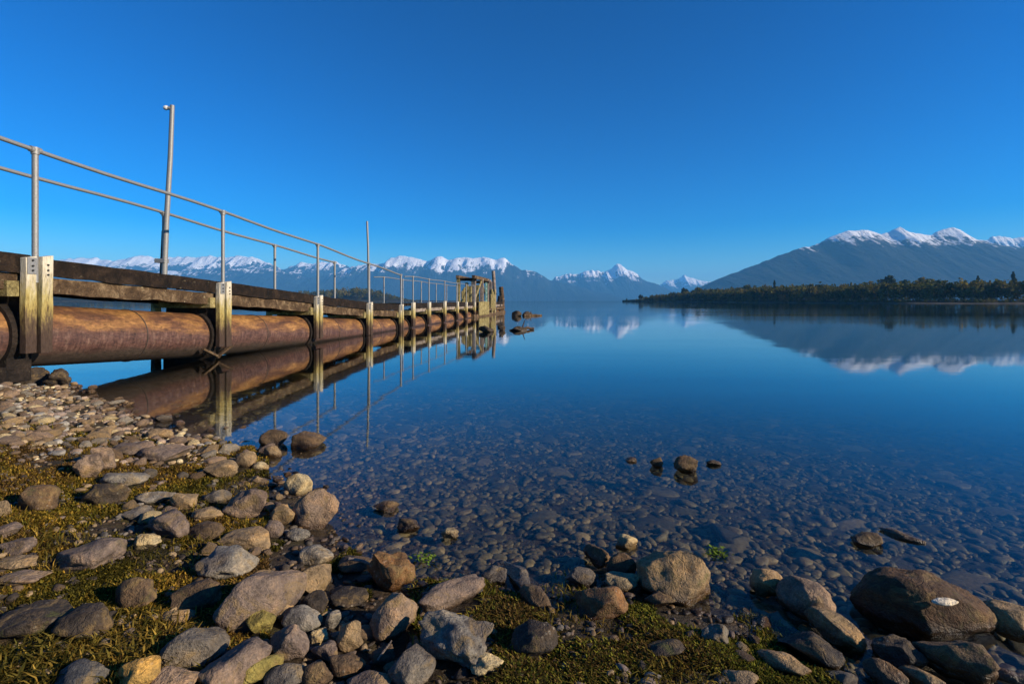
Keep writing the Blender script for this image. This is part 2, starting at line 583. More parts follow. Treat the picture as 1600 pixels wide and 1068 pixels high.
def fbm(x, y, seed=0, octs=5, gain=0.5):
    s = 0; a = 1; t = 0
    for k in range(octs):
        s = s + a * vnoise(x * 2 ** k, y * 2 ** k, seed + k * 17); t += a; a *= gain
    return s / t - 0.5


def H(x, y):
    x = np.asarray(x, float); y = np.asarray(y, float)
    s = sdist(x, y)
    k = np.interp(x, [-4, -2, -0.8, -0.2, 1.0], [0.17, 0.14, 0.11, 0.05, 0.05])
    land = np.where(s < 2, k * s, k * 2 + (s - 2) * 0.03)
    land = np.minimum(land, 0.5 + 0.004 * s)
    d = -s
    bed = -np.interp(d, [0, 0.25, 1, 3, 8, 20, 60, 400], [0, 0.03, 0.10, 0.27, 0.75, 1.8, 4.0, 7.0])
    z = np.where(s > 0, land, bed)
    near = np.exp(-np.abs(s) / 6.0)
    z = z + near * (0.055 * fbm(x * 2.2, y * 2.2, 3, 4) + 0.03 * fbm(x * 9, y * 9, 9, 3))
    return z


def axis(lo, hi, fine_lo, fine_hi, step, grow=1.12):
    a = list(np.arange(fine_lo, fine_hi, step))
    d = step; p = fine_lo; left = []
    while p > lo: d *= grow; p -= d; left.append(p)
    d = step; p = a[-1]
    while p < hi: d *= grow; p += d; a.append(p)
    return np.array(left[::-1] + a)


gx = axis(-9000, 9000, -5.5, 4.5, 0.022)
gy = axis(-60, 9000, 0.5, 7.0, 0.022)
GX, GY = np.meshgrid(gx, gy)
GZ = H(GX, GY)
nx, ny = len(gx), len(gy)
idx = np.arange(nx * ny).reshape(ny, nx)
quads = np.stack([idx[:-1, :-1], idx[:-1, 1:], idx[1:, 1:], idx[1:, :-1]], -1).reshape(-1, 4)
g = mesh_np('ground', np.stack([GX, GY, GZ], -1).reshape(-1, 3), quads, M_GROUND, smooth=True)
g['kind'] = 'structure'


def ground_z(x, y):
    return float(H(np.array([x]), np.array([y]))[0])


def hit(px, py):
    """point of the photograph on the shore ground (or the water surface where that is higher)"""
    z = 0.0
    for _ in range(12):
        X, Y = ray(px, py, z)
        z = 0.5 * z + 0.5 * max(ground_z(X, Y), 0.0)
    return X, Y, z


# ------------------------------------------------------------------ water
wm = MB()
wm.box((0, 4495, -5.5), (9050, 0, 0), (0, 4555, 0), (0, 0, 5.5))
w = wm.build('water', M_WATER)
w['kind'] = 'structure'


# ------------------------------------------------------------------ mountains
def mountain(name, prof, D, depth, mat, seed, rough=0.8, nx=520, ny=120, front=0.55):
    """prof: ridge line as photograph pixels at distance D; a real massif with a front and a back slope"""
    px = np.array([p[0] for p in prof], float); py = np.array([p[1] for p in prof], float)
    X0, X1 = (px[0] - 800) / F * D, (px[-1] - 800) / F * D
    xs = np.linspace(X0, X1, nx)
    hz = (HY - np.interp(xs / D * F + 800, px, py)) / F * D + CAM_Z
    hz = hz + fbm(xs / (D * 0.012), xs * 0, seed + 5, 4) * D * 0.0045 * rough
    hz = hz + (0.5 - 2.2 * np.abs(fbm(xs / (D * 0.02), xs * 0 + 7, seed + 9, 5, 0.55))) * D * 0.0045 * rough
    ts = np.linspace(0, 1, ny)
    V = np.zeros((ny, nx, 3))
    for j, t in enumerate(ts):
        if t < front:
            u = t / front
            k = u ** 1.15
        else:
            u = 1 - (t - front) / (1 - front)
            k = u ** 1.1
        # walk along spurs: scale X with distance so that the ridge stays where it is
        Y = D + (t - front) * depth
        wx = xs
        n = fbm(wx / (depth * 0.13) + 0.35 * t, np.full(nx, t * 3.0), seed, 6, 0.55)
        rid = 1 - 2 * np.abs(fbm(wx / (depth * 0.09), np.full(nx, t * 2.2), seed + 40, 5, 0.5))
        env = 1.5 * u ** 0.8 * (1 - u) ** 0.5
        hh = hz * k * (1 + env * (0.55 * n + 0.34 * (rid - 0.8)) * rough * 1.7)
        V[j, :, 0] = xs
        V[j, :, 1] = Y
        V[j, :, 2] = np.maximum(hh, -6) - 7 * (1 - k)
    # taper both ends into the lake
    idx = np.arange(nx * ny).reshape(ny, nx)
    q = np.stack([idx[:-1, :-1], idx[:-1, 1:], idx[1:, 1:], idx[1:, :-1]], -1).reshape(-1, 4)
    o = mesh_np(name, V.reshape(-1, 3), q, mat, smooth=True)
    o['kind'] = 'structure'
    return o


def sz(y, D): return (HY - y) / F * D + CAM_Z


MM = mat_mountain
mountain('mountain', [(-420, 470), (-300, 440), (-150, 415), (0, 404), (60, 410), (110, 405), (150, 403), (180, 409), (200, 404), (235, 400), (255, 404), (280, 400), (300, 402), (330, 399), (345, 403), (380, 400),
          (405, 403), (425, 414), (440, 421), (455, 417), (470, 410), (490, 414), (505, 409), (525, 411), (545, 420), (600, 440), (640, 470)],
         5000, 1700, MM('snowy_range_rock', sz(417, 5000), 15, (0.010, 0.020, 0.017), (0.028, 0.036, 0.028)), 11)
mountain('mountain', [(-500, 470), (-200, 445), (-20, 436), (90, 430), (160, 424), (230, 421), (300, 426), (370, 419), (440, 424), (480, 434), (510, 430), (540, 418), (575, 413), (600, 412), (612, 403), (625, 398), (640, 402), (650, 404), (665, 409), (680, 404), (690, 403), (702, 408),
          (725, 402), (740, 404), (750, 401), (775, 407), (788, 403), (800, 412), (815, 420), (835, 424), (860, 437), (900, 447), (960, 462), (990, 470)],
         4200, 1450, MM('central_range_rock', sz(419, 4200), 15, (0.010, 0.020, 0.017), (0.028, 0.036, 0.028)), 23)
mountain('mountain', [(800, 470), (850, 446), (870, 433), (885, 426), (900, 428), (925, 422), (945, 426), (955, 420), (962, 413), (968, 413), (978, 420), (992, 426), (1005, 436), (1030, 447), (1060, 460), (1090, 470)],
         5000, 1200, MM('peak_rock', sz(433, 5000), 13, (0.010, 0.020, 0.017), (0.028, 0.036, 0.028)), 37)
mountain('mountain', [(930, 470), (1000, 452), (1030, 447), (1042, 439), (1060, 435), (1070, 431), (1082, 435), (1100, 440), (1120, 442), (1160, 445), (1220, 470)],
         6400, 1200, MM('far_peak_rock', sz(444, 6400), 13, (0.010, 0.020, 0.017), (0.028, 0.036, 0.028)), 51)
mountain('mountain', [(1010, 470), (1060, 461), (1100, 446), (1150, 425), (1200, 405), (1240, 391), (1270, 383), (1300, 369), (1322, 361), (1345, 357), (1360, 361), (1375, 365), (1392, 361),
          (1405, 354), (1420, 362), (1438, 366), (1455, 365), (1470, 357), (1485, 354), (1500, 358), (1512, 369), (1530, 375), (1560, 383), (1600, 388), (1700, 395), (1850, 410), (2050, 440), (2300, 470)],
         2300, 1050, MM('right_mountain_rock', sz(379, 2300), 9, (0.010, 0.018, 0.014), (0.028, 0.034, 0.025)), 63, rough=0.5)
mountain('mountain', [(1330, 470), (1480, 400), (1535, 372), (1550, 368), (1562, 366), (1580, 371), (1600, 370), (1640, 364), (1700, 372), (1850, 400), (2000, 440), (2150, 470)],
         3200, 1050, MM('right_back_rock', sz(390, 3200), 10, (0.010, 0.020, 0.017), (0.028, 0.036, 0.028)), 77)


# ------------------------------------------------------------------ trees
def crown_cards(cx, cy, z0, h, r, n, kind, tone, rg):
    """n small leaf-spray faces through a crown; kind 0 = irregular broadleaf, 1 = conifer"""
    u = rg.random(n)
    if kind == 1:
        t = u ** 0.8
        rad = r * (1 - t) ** 0.8 * (0.75 + 0.35 * np.sin(t * 21 + rg.random() * 6))
        rr = rad * np.sqrt(rg.random(n)) * 1.0
        th = rg.random(n) * 2 * np.pi
        p = np.stack([np.cos(th) * rr, np.sin(th) * rr, t * h], -1)
    else:
        nb = 7
        bc = np.stack([rg.normal(0, 0.42, nb) * r, rg.normal(0, 0.42, nb) * r, (0.3 + 0.6 * rg.random(nb)) * h], -1)
        br = (0.28 + 0.25 * rg.random(nb)) * r
        k = rg.integers(0, nb, n)
        d = rg.normal(0, 1, (n, 3)); d /= np.linalg.norm(d, axis=1)[:, None]
        p = bc[k] + d * (br[k] * (0.55 + 0.5 * rg.random(n)))[:, None] * np.array([1, 1, 1.25])
        p[:, 2] = np.clip(p[:, 2], 0.04 * h, None)
    s = r * (0.13 + 0.10 * rg.random(n))
    a = rg.normal(0, 1, (n, 3)); a /= np.linalg.norm(a, axis=1)[:, None]
    b = np.cross(a, rg.normal(0, 1, (n, 3))); b /= np.linalg.norm(b, axis=1)[:, None] + 1e-9
    a = a * s[:, None]; b = b * (s * 0.75)[:, None]
    c = p + np.array([cx, cy, z0])
    V = np.stack([c - a, c + b, c + a, c - b], 1).reshape(-1, 3)
    tn = np.array(tone) * (0.65 + 0.7 * rg.random((n, 1)))
    C = np.repeat(tn, 4, 0)
    return V, C


def trunk_geo(x, y, z, h, r, rg):
    ths = np.arange(6) / 6 * 2 * np.pi
    lean = rg.normal(0, 0.03, 2)
    V = []
    for t in (0, 0.5, 1):
        rr = r * (1 - 0.75 * t)
        V.append(np.stack([x + lean[0] * h * t + np.cos(ths) * rr, y + lean[1] * h * t + np.sin(ths) * rr, np.full(6, z + h * t)], -1))
    V = np.concatenate(V)
    Fq = []
    for i in range(2):
        for k in range(6):
            Fq.append((i * 6 + k, i * 6 + (k + 1) % 6, i * 6 + 6 + (k + 1) % 6, i * 6 + 6 + k))
    return V, np.array(Fq)


TONES = [(0.10, 0.098, 0.020), (0.13, 0.118, 0.024), (0.17, 0.135, 0.028), (0.05, 0.056, 0.016), (0.15, 0.115, 0.03), (0.09, 0.088, 0.022)]


def forest(name, spots, label_kind, cards=150):
    """spots (x, y, z, height, radius, kind)"""
    rg = np.random.default_rng(len(spots))
    VV = []; CC = []; FF = []; off = 0
    for (x, y, z, h, r, k) in spots:
        V, C = crown_cards(x, y, z + 0.06 * h, h * 0.94, r, cards, k, TONES[rg.integers(0, len(TONES))], rg)
        VV.append(V); CC.append(C)
        FF.append(np.arange(len(V)).reshape(-1, 4) + off); off += len(V)
        if rg.random() < 0.5:
            tv, tf = trunk_geo(x, y - r * 0.5, z, h * 0.75, 0.012 * h, rg)
            VV.append(tv); FF.append(tf + off); off += len(tv)
            CC.append(np.tile([[0.17, 0.15, 0.12]], (len(tv), 1)))
    o = mesh_np(name, np.concatenate(VV), np.concatenate(FF), M_LEAF, cols=np.concatenate(CC))
    o['kind'] = label_kind
    return o


# right-hand wooded point: shoreline in plan
PT = [(975, 471.3, 1.0), (1000, 471.6, 2.0), (1040, 471.8, 5), (1100, 472.0, 9), (1170, 472.6, 14), (1300, 473.4, 22), (1450, 474.2, 30), (1600, 474.6, 36), (1900, 475.5, 50), (2600, 478, 80)]
shore_pts = [ray(p[0], p[1]) for p in PT]
widths = [p[2] for p in PT]


def land_strip(name, pts, back, mat, top=1.2, nseg=200, rise=0.01):
    P = np.array(pts, float)
    t = np.linspace(0, len(P) - 1, nseg)
    x = np.interp(t, np.arange(len(P)), P[:, 0]); y = np.interp(t, np.arange(len(P)), P[:, 1])
    bk = np.interp(t, np.arange(len(P)), back)
    x = x + fbm(t * 7, t * 0, 3, 4) * 5; y = y + fbm(t * 7, t * 0 + 9, 5, 4) * 7
    V = []
    for u, zz in ((0, -1.5), (0.02, 0.0), (0.06, 0.45), (0.2, top), (0.5, top * 1.6), (0.9, top), (1.0, -2)):
        n = fbm(t * 12, t * 0 + u * 30, 8, 3) * 0.6 * (zz > 0)
        V.append(np.stack([x + u * bk * 0.45, y + 0.3 + u * bk * 9, np.full(nseg, zz) + n], -1))
    V = np.array(V); m = V.shape[0]
    idx = np.arange(m * nseg).reshape(m, nseg)
    q = np.stack([idx[:-1, :-1], idx[:-1, 1:], idx[1:, 1:], idx[1:, :-1]], -1).reshape(-1, 4)
    o = mesh_np(name, V.reshape(-1, 3), q, mat, smooth=True)
    o['kind'] = 'structure'
    return x, y


def mat_land():
    m = NT('far_beach')
    v = m.coord('Position')
    z = zpos(m)
    n = m.noise(v, 0.25, 6, 0.7)
    c = m.mix(maprange(m, z, 0.25, 0.7), m.ramp(n, [(0.35, (0.04, 0.032, 0.02)), (0.65, (0.14, 0.115, 0.08))]), m.ramp(n, [(0.3, (0.015, 0.015, 0.006)), (0.7, (0.04, 0.035, 0.014))]))
    m.pbr(c, 0.95, spec=0.1)
    return m.m


M_LAND = mat_land()
lx, ly = land_strip('land', shore_pts, widths, M_LAND, 1.0)
spots = []
rg = np.random.default_rng(5)
cand = 0
while len(spots) < 1500:
    px = rg.uniform(977, 1800)
    i = float(np.interp(px, 800 + F * lx / ly, np.arange(200)))
    x = float(np.interp(i, np.arange(200), lx)); y = float(np.interp(i, np.arange(200), ly))
    bk = np.interp(px, [p[0] for p in PT], widths)
    u = 0.07 + rg.random() ** 1.6 * 0.75
    x += u * bk * 0.45; y += u * bk * 9 + 0.3
    # height so that the canopy follows the skyline of the photograph
    pxx = 800 + F * x / y
    ytop = np.interp(pxx, [975, 990, 1010, 1040, 1075, 1100, 1150, 1200, 1300, 1400, 1500, 1600, 2600], [468, 467.5, 463, 459, 456, 455, 453, 449, 446.5, 441, 438, 433, 420])
    hmax = (HY - ytop) / F * y + CAM_Z - 1.0
    h = hmax * (0.90 + 0.38 * rg.random() ** 1.3) * (0.80 + 0.25 * u)
    if h < 0.5: h = 0.5
    k = 1 if rg.random() < 0.42 else 0
    r = h * (0.2 if k else 0.34) * (0.8 + 0.5 * rg.random())
    spots.append((x, y, 0.7, h, r, k))
forest('forest', spots, 'stuff', 150)

# low scrub and bleached trunks along the water's edge
sc = []
for _ in range(300):
    i = float(np.interp(rg.uniform(977, 1750), 800 + F * lx / ly, np.arange(200)))
    x = float(np.interp(i, np.arange(200), lx)); y = float(np.interp(i, np.arange(200), ly))
    bk = np.interp(800 + F * x / y, [p[0] for p in PT], widths)
    u = 0.045 + 0.03 * rg.random()
    sc.append((x + u * bk * 0.45, y + u * bk * 9 + 0.3, 0.3, 0.5 + 1.2 * rg.random(), 0.5 + 0.6 * rg.random(), 0))
forest('undergrowth', sc, 'stuff', 60)


def make_tree(x, y, z, h, r, kind, tone, label, seed):
    rg = np.random.default_rng(seed)
    t = empty('pine_tree' if kind == 1 else 'tree', (x, y, z))
    tag(t, label, 'tree', 'trees standing above the wooded point')
    V, C = crown_cards(0, 0, 0.12 * h, h * 0.88, r, 420, kind, tone, rg)
    mesh_np('crown', V, np.arange(len(V)).reshape(-1, 4), M_LEAF, t, cols=C)
    mb = MB()
    mb.tube([(0, 0, -0.4), (0.01 * h, 0, h * 0.5), (0, 0, h * 0.95)], [0.02 * h, 0.013 * h, 0.004 * h], 8)
    for k in range(6):
        a = rg.random() * 6.28; zz = h * (0.3 + 0.09 * k)
        mb.tube([(0, 0, zz), (math.cos(a) * r * 0.6, math.sin(a) * r * 0.6, zz + 0.08 * h)], [0.006 * h, 0.002 * h], 5)
    mb.build('trunk', M_BARK, t)


def land_spot(px, u):
    i = int(np.argmin(np.abs(800 + F * lx / ly - px)))
    bk = np.interp(px, [p[0] for p in PT], widths)
    y = ly[i] + u * bk * 9 + 0.3
    return (px - 800) / F * y, y


for n, (px, ytop, u, kind, ti, lab) in enumerate([
        (979, 466.0, 0.12, 0, 3, 'lone dark bush at the very tip of the wooded point'),
        (1001, 461.0, 0.3, 0, 3, 'small round tree just behind the tip of the wooded point'),
        (1070, 451.5, 0.4, 0, 3, 'dark broad tree on the low left end of the wooded point'),
        (1091, 450.0, 0.3, 0, 1, 'paired round tree on the left slope of the wooded point'),
        (1168, 447.0, 0.4, 0, 0, 'round topped tree left of the tall pine on the point'),
        (1210, 438.0, 0.4, 1, 3, 'tall narrow pine standing clear of the canopy above the pale hut-like clearing'),
        (1262, 444.0, 0.3, 0, 1, 'olive tree rising slightly right of the tall narrow pine'),
        (1330, 441.0, 0.4, 1, 0, 'pointed conifer below the left end of the snowy ridge'),
        (1392, 434.0, 0.4, 0, 3, 'dark tree rising below the middle snowy summit'),
        (1452, 434.0, 0.4, 0, 2, 'olive brown crown breaking the canopy below the third summit'),
        (1528, 431.0, 0.4, 1, 3, 'pointed conifer left of the tallest tree near the picture edge'),
        (1583, 424.5, 0.4, 1, 3, 'tallest conifer at the right end of the wooded point')]):
    x, y = land_spot(px, u)
    h = (HY - ytop) / F * y + CAM_Z - 0.8
    make_tree(x, y, 0.8, h, h * (0.2 if kind else 0.42), kind, TONES[ti], lab, 100 + n)

# wooded headland far behind the jetty
HD = 640.0
prof = [(-500, 455), (-200, 452), (0, 452), (120, 455), (250, 458), (330, 456), (420, 456), (500, 453), (540, 449), (565, 448.5), (590, 452), (612, 459), (632, 467), (650, 470.2), (720, 470.8)]
ppx = np.array([p[0] for p in prof], float); ppy = np.array([p[1] for p in prof], float)
xs = np.linspace(-500, 720, 260)
hh = (HY - np.interp(xs, ppx, ppy)) / F * HD + CAM_Z
V = []
for u, k in ((0, -0.3), (0.03, 0.0), (0.08, 0.12), (0.3, 0.4), (0.6, 0.72), (0.8, 0.6), (1.0, -0.3)):
    V.append(np.stack([(xs - 800) / F * HD, np.full(260, HD - 60 + 120 * u), np.maximum(hh, 1) * k + (0.4 if k > 0 else -1.0)], -1))
V = np.array(V)
idx = np.arange(7 * 260).reshape(7, 260)
q = np.stack([idx[:-1, :-1], idx[:-1, 1:], idx[1:, 1:], idx[1:, :-1]], -1).reshape(-1, 4)
hl = mesh_np('hill', V.reshape(-1, 3), q, M_LAND, smooth=True); hl['kind'] = 'structure'
spots = []
for _ in range(620):
    px = rg.random() * 1160 - 500 if rg.random() < 0.5 else 60 + rg.random() * 575
    u = 0.02 + 0.68 * rg.random()
    Y = HD - 60 + 120 * u
    top = max((HY - np.interp(px, ppx, ppy)) / F * HD + CAM_Z, 1.0)
    z = top * (0.12 + u) * 0.9
    h = max(top - z * 0.75, 1.5) * (0.5 + 0.3 * rg.random()) * 0.95
    if z + h > top * 1.08: h = max(top * 1.08 - z, 1.2)
    spots.append(((px - 800) / F * Y, Y, min(z, top * 0.72), h, max(h * 0.5, 1.6), 0))
forest('forest', spots, 'stuff', 90)


# ------------------------------------------------------------------ the jetty
L0 = 6.1


def jp(Z, lat, z):
    """jetty coordinates: depth Z, offset from the near side (positive = away from the lake side we stand on), height"""
    return Vector((0.125 * Z - L0 - lat, Z, z))


DIR = Vector((0.125, 1, 0)).normalized()
PERP = Vector((-1, 0.125, 0)).normalized()
UP = Vector((0, 0, 1))
WID = 0.97


def deck_z(Z): return float(np.interp(Z, [-6, 2, 5.3, 7.5, 9.2, 11.7, 14.8, 17.6, 18.6, 60], [2.2, 1.72, 1.50, 1.385, 1.285, 1.12, 0.94, 0.86, 0.90, 0.90]))
def pipe_z(Z): return float(np.interp(Z, [-6, 0, 5.67, 8.67, 11.9, 14.8, 17.6, 18.2], [1.4, 0.98, 0.615, 0.41, 0.27, 0.13, 0.04, 0.0]))


PR = 0.37
NEAR = [-0.2, 2.7, 5.68, 8.70, 11.90, 14.85, 17.55]
NEAR2 = [18.85, 20.9, 23.4, 25.9, 28.0, 30.3]


def pipe_mesh(name, Z0, Z1, zf, parent, n=28, step=0.35):
    Zs = np.arange(Z0, Z1 + 0.001, step)
    me = bpy.data.meshes.new(name)
    bm = bmesh.new()
    uvl = bm.loops.layers.uv.new('UVMap')
    rows = []
    for Z in Zs:
        c = jp(Z, 0.01 + PR, zf(Z))
        row = []
        for k in range(n):
            th = 2 * math.pi * k / n
            row.append(bm.verts.new(c - PERP * math.cos(th) * PR + UP * math.sin(th) * PR))
        rows.append(row)
    for i in range(len(rows) - 1):
        for k in range(n):
            f = bm.faces.new((rows[i][k], rows[i][(k + 1) % n], rows[i + 1][(k + 1) % n], rows[i + 1][k]))
            f.smooth = True
            for lp in f.loops:
                co = lp.vert
                j = i if co in rows[i] else i + 1
                kk = rows[j].index(co)
                lp[uvl].uv = (Zs[j], 0.5 + 0.5 * math.sin(2 * math.pi * kk / n))
    # end plates
    for row in (rows[0], rows[-1]):
        f = bm.faces.new(row)
        for lp in f.loops: lp[uvl].uv = (0.3, 0.4)
    bmesh.ops.recalc_face_normals(bm, faces=bm.faces)
    bm.to_mesh(me); bm.free()
    me.materials.append(M_PIPE)
    o = bpy.data.objects.new(name, me); COL.objects.link(o); o.parent = parent
    return o


def weld(Z, zf, parent):
    c = jp(Z, 0.01 + PR, zf(Z)); n = 36
    mb = MB()
    mb.tube([c - PERP * math.cos(2 * math.pi * k / n) * (PR + 0.001) + UP * math.sin(2 * math.pi * k / n) * (PR + 0.001) for k in range(n + 1)], 0.009, 6, cap=False)
    return mb.build('weld_seam', M_PIPE, parent, smooth=True)


def deck_mesh(Z0, Z1, parent, rg):
    mb = MB()
    Z = Z0
    while Z < Z1:
        wd = 0.145
        zc = deck_z(Z) - 0.045 + rg.uniform(-0.006, 0.006)
        e0 = rg.uniform(-0.02, 0.0); e1 = rg.uniform(-0.03, 0.05)
        c = jp(Z + wd / 2, WID / 2 - 0.0, zc) + PERP * (e1 - e0) / 2
        mb.box(c, DIR * (wd / 2 - 0.008 + rg.uniform(-0.004, 0.004)), PERP * (WID / 2 + 0.02 + (e0 + e1) / 2), UP * rg.uniform(0.042, 0.052))
        Z += wd + 0.006
    return mb.build('deck', M_DECK, parent)


def beam_run(name, Zs, lat, top, hgt, thick, mat, parent, jitter=0.01):
    """edge beams, one per bay, following the deck"""
    for a, b in zip(Zs[:-1], Zs[1:]):
        mb = MB()
        n = 12
        prev = None
        j = random.uniform(-jitter, jitter)
        vs = []; fs = []
        for i in range(n + 1):
            Z = a + 0.01 + (b - a - 0.02) * i / n
            zt = deck_z(Z) + top + j + random.uniform(-0.006, 0.006)
            zb = zt - hgt + random.uniform(-0.012, 0.012)
            p = jp(Z, lat, 0)
            o2 = random.uniform(-0.004, 0.004)
            for q, zz in ((-thick / 2 + o2, zb), (thick / 2, zb), (thick / 2, zt), (-thick / 2 + o2, zt)):
                v = p + PERP * q; vs.append((v.x, v.y, zz))
        for i in range(n):
            for k in range(4):
                k2 = (k + 1) % 4
                fs.append((i * 4 + k, i * 4 + k2, i * 4 + 4 + k2, i * 4 + 4 + k))
        fs += [(3, 2, 1, 0), (n * 4, n * 4 + 1, n * 4 + 2, n * 4 + 3)]
        mb.add(vs, fs)
        mb.build(name, mat, parent)


def plank_post(Z, lat, top, bot, w, t, mat, parent, lean=0.0, name='timber_post'):
    c = jp(Z, lat, bot)
    h = top - bot
    mb = MB()
    # slightly tapered, worn head
    vs = []; n = 9
    for i in range(n):
        f = i / (n - 1)
        ww = w / 2 * (1.0 - 0.06 * f + 0.05 * math.sin(f * 9 + Z * 3) * (1 if 0 < i < n - 1 else 0.3)); tt = t / 2
        off = DIR * lean * f
        for a, b in ((-1, -1), (1, -1), (1, 1), (-1, 1)):
            e = random.uniform(-0.004, 0.004)
            vs.append(off + DIR * (a * ww + e) + PERP * (b * tt) + UP * (h * f + (0.012 * a if i == n - 1 else 0)))
    fs = []
    for i in range(n - 1):
        for k in range(4):
            fs.append((i * 4 + k, i * 4 + (k + 1) % 4, i * 4 + 4 + (k + 1) % 4, i * 4 + 4 + k))
    fs += [(3, 2, 1, 0), tuple((n - 1) * 4 + k for k in range(4))]
    mb.add(vs, fs)
    return MB_build_at(mb, name, mat, parent, c)


def MB_build_at(mb, name, mat, parent, loc, smooth=False, bevel=0.006):
    """mesh is already in local coordinates about loc"""
    o = mb.build(name, mat, parent, smooth=smooth, bevel=bevel)
    o.location = loc
    return o


def saddle(Z, parent):
    """dark cradle strap hugging the pipe below the bearer"""
    mb = MB()
    c = jp(Z, 0.01 + PR, pipe_z(Z))
    vs = []; fs = []
    n = 22
    for i in range(n + 1):
        th = math.pi * (-0.28 + 1.56 * i / n)
        for rr in (PR + 0.004, PR + 0.045):
            for s in (-0.07, 0.07):
                vs.append(c - PERP * math.cos(th) * rr + UP * math.sin(th) * rr + DIR * s)
    for i in range(n):
        a = i * 4; b = a + 4
        fs += [(a, a + 1, b + 1, b), (a + 2, b + 2, b + 3, a + 3), (a, b, b + 2, a + 2), (a + 1, a + 3, b + 3, b + 1)]
    fs += [(0, 2, 3, 1), (n * 4, n * 4 + 1, n * 4 + 3, n * 4 + 2)]
    mb.add(vs, fs)
    return mb.build('saddle', M_DARKW, parent)


def frame(Z, parent, wall_to=None):
    """one support frame across the jetty: bearer, saddle, dark cross wall, near pair of posts, far post"""
    dz, pz = deck_z(Z), pipe_z(Z)
    mb = MB()
    mb.box(jp(Z - 0.12, WID / 2, (dz - 0.26 + max(dz - 0.40, pz + PR + 0.03)) / 2 - 0.02), DIR * 0.06, PERP * (WID / 2 + 0.06), UP * 0.085)
    mb.build('bearer', M_OLIVE, parent, bevel=0.008)
    saddle(Z - 0.05, parent)
    # haunch blocks either side of the pipe, cut to its curve
    mb = MB()
    top = dz - 0.27
    for s in (-1, 1):
        pts = []
        n = 8
        xc = 0.01 + PR
        for i in range(n + 1):
            th = math.pi / 2 * i / n
            pts.append((xc - s * (PR + 0.05) * math.cos(th), pz + (PR + 0.05) * math.sin(th)))
        outer = xc - s * (PR + 0.06)
        poly = [(outer, pz - 0.02), (outer, top)] + [(xc, top)] + pts[::-1]
        vs = []
        for q in (-0.05, 0.05):
            for (la, zz) in poly:
                vs.append(jp(Z - 0.02, la, zz) + DIR * q)
        m = len(poly)
        fs = [tuple(range(m)), tuple(range(2 * m - 1, m - 1, -1))] + [(i, (i + 1) % m, m + (i + 1) % m, m + i) for i in range(m)]
        mb.add(vs, fs)
    mb.build('cradle_block', M_DARKW, parent)
    if wall_to is not None:
        mb = MB()
        zt = pz - 0.10
        if zt > wall_to:
            mb.box(jp(Z + 0.10, WID / 2 + 0.06, (zt + wall_to) / 2), DIR * 0.035, PERP * (WID / 2 - 0.02), UP * (zt - wall_to) / 2)
            mb.build('cross_wall', M_DARKW, parent)


def bolts(p, parent, k=3, dz=0.055):
    mb = MB()
    for i in range(k):
        c = p + UP * (-dz * i)
        mb.tube([c, c - PERP * 0.012], 0.012, 6)
    mb.build('bolt', M_BLACK, parent)


def post_pair(Z, parent, top, bot, seed):
    random.seed(seed)
    # left member (nearer), right member (further along)
    t = 0.075
    lat = -0.105
    a = plank_post(Z - 0.075, lat, top - 0.012, bot + 0.01, 0.12, t, M_POST, parent, 0.0)
    b = plank_post(Z + 0.078, lat - 0.008, top + 0.01, bot, 0.13, t + 0.01, M_POST, parent, random.uniform(-0.01, 0.02))
    mb = MB()
    mb.box(jp(Z - 0.075, lat - 0.041, top - 0.11), DIR * 0.05, PERP * 0.004, UP * 0.09)
    pl = mb.build('metal_plate', M_GALV, a)
    pl.matrix_parent_inverse = Matrix.Translation(-a.location)
    mb = MB()
    for dz in (0.05, 0.11, 0.16):
        c = jp(Z - 0.075, lat - 0.047, top - dz)
        mb.tube([c, c - PERP * 0.012], 0.011, 6)
        c = jp(Z + 0.082, lat - 0.052, top - dz - 0.04)
        mb.tube([c, c - PERP * 0.012], 0.011, 6)
    bo = mb.build('bolt', M_BLACK, b)
    bo.matrix_parent_inverse = Matrix.Translation(-b.location)
    return a, b


random.seed(3)
ramp = empty('jetty_ramp', tuple(jp(8, 0.5, 0)))
tag(ramp, 'sloping jetty on a rusty brown pipe with dark plank deck, from bank to lake', 'jetty')
ramp_children = []
before = set(bpy.data.objects)
deck_mesh(-1.2, 17.7, None, random)
pipe_mesh('pipe', -1.0, 17.75, pipe_z, None)
for Z_ in (1.3, 4.3, 7.35, 10.2, 13.3, 16.1):
    weld(Z_, pipe_z, None)
beam_run('edge_beam', NEAR, -0.035, 0.012, 0.20, 0.05, M_DECK, None)
beam_run('side_beam', NEAR, 0.03, -0.195, 0.185, 0.10, M_BEAM, None)
beam_run('side_beam', NEAR, WID - 0.03, -0.13, 0.24, 0.09, M_DECK, None)
for i, Z in enumerate(NEAR):
    frame(Z, None, -0.3 if i >= 3 else None)
    top = deck_z(Z) + (0.0 if i != 2 else 0.01)
    bot = {0: 0.9, 1: 0.7, 2: 0.415, 3: 0.215, 4: 0.12, 5: 0.0, 6: -0.1}[i]
    post_pair(Z, None, top, bot, 40 + i)
    plank_post(Z - 0.02, WID + 0.05, top - 0.03, bot - 0.25, 0.14, 0.08, M_POST, None)
# black hanger bracket below the posts nearest the bank
for Z in (5.68,):
    mb = MB()
    mb.box(jp(Z - 0.02, 0.14, 0.33), DIR * 0.13, PERP * 0.10, UP * 0.09)
    mb.box(jp(Z - 0.02, 0.35, 0.19), DIR * 0.16, PERP * 0.3, UP * 0.09)
    mb.build('hanger', M_DARKW, None, bevel=0.01)
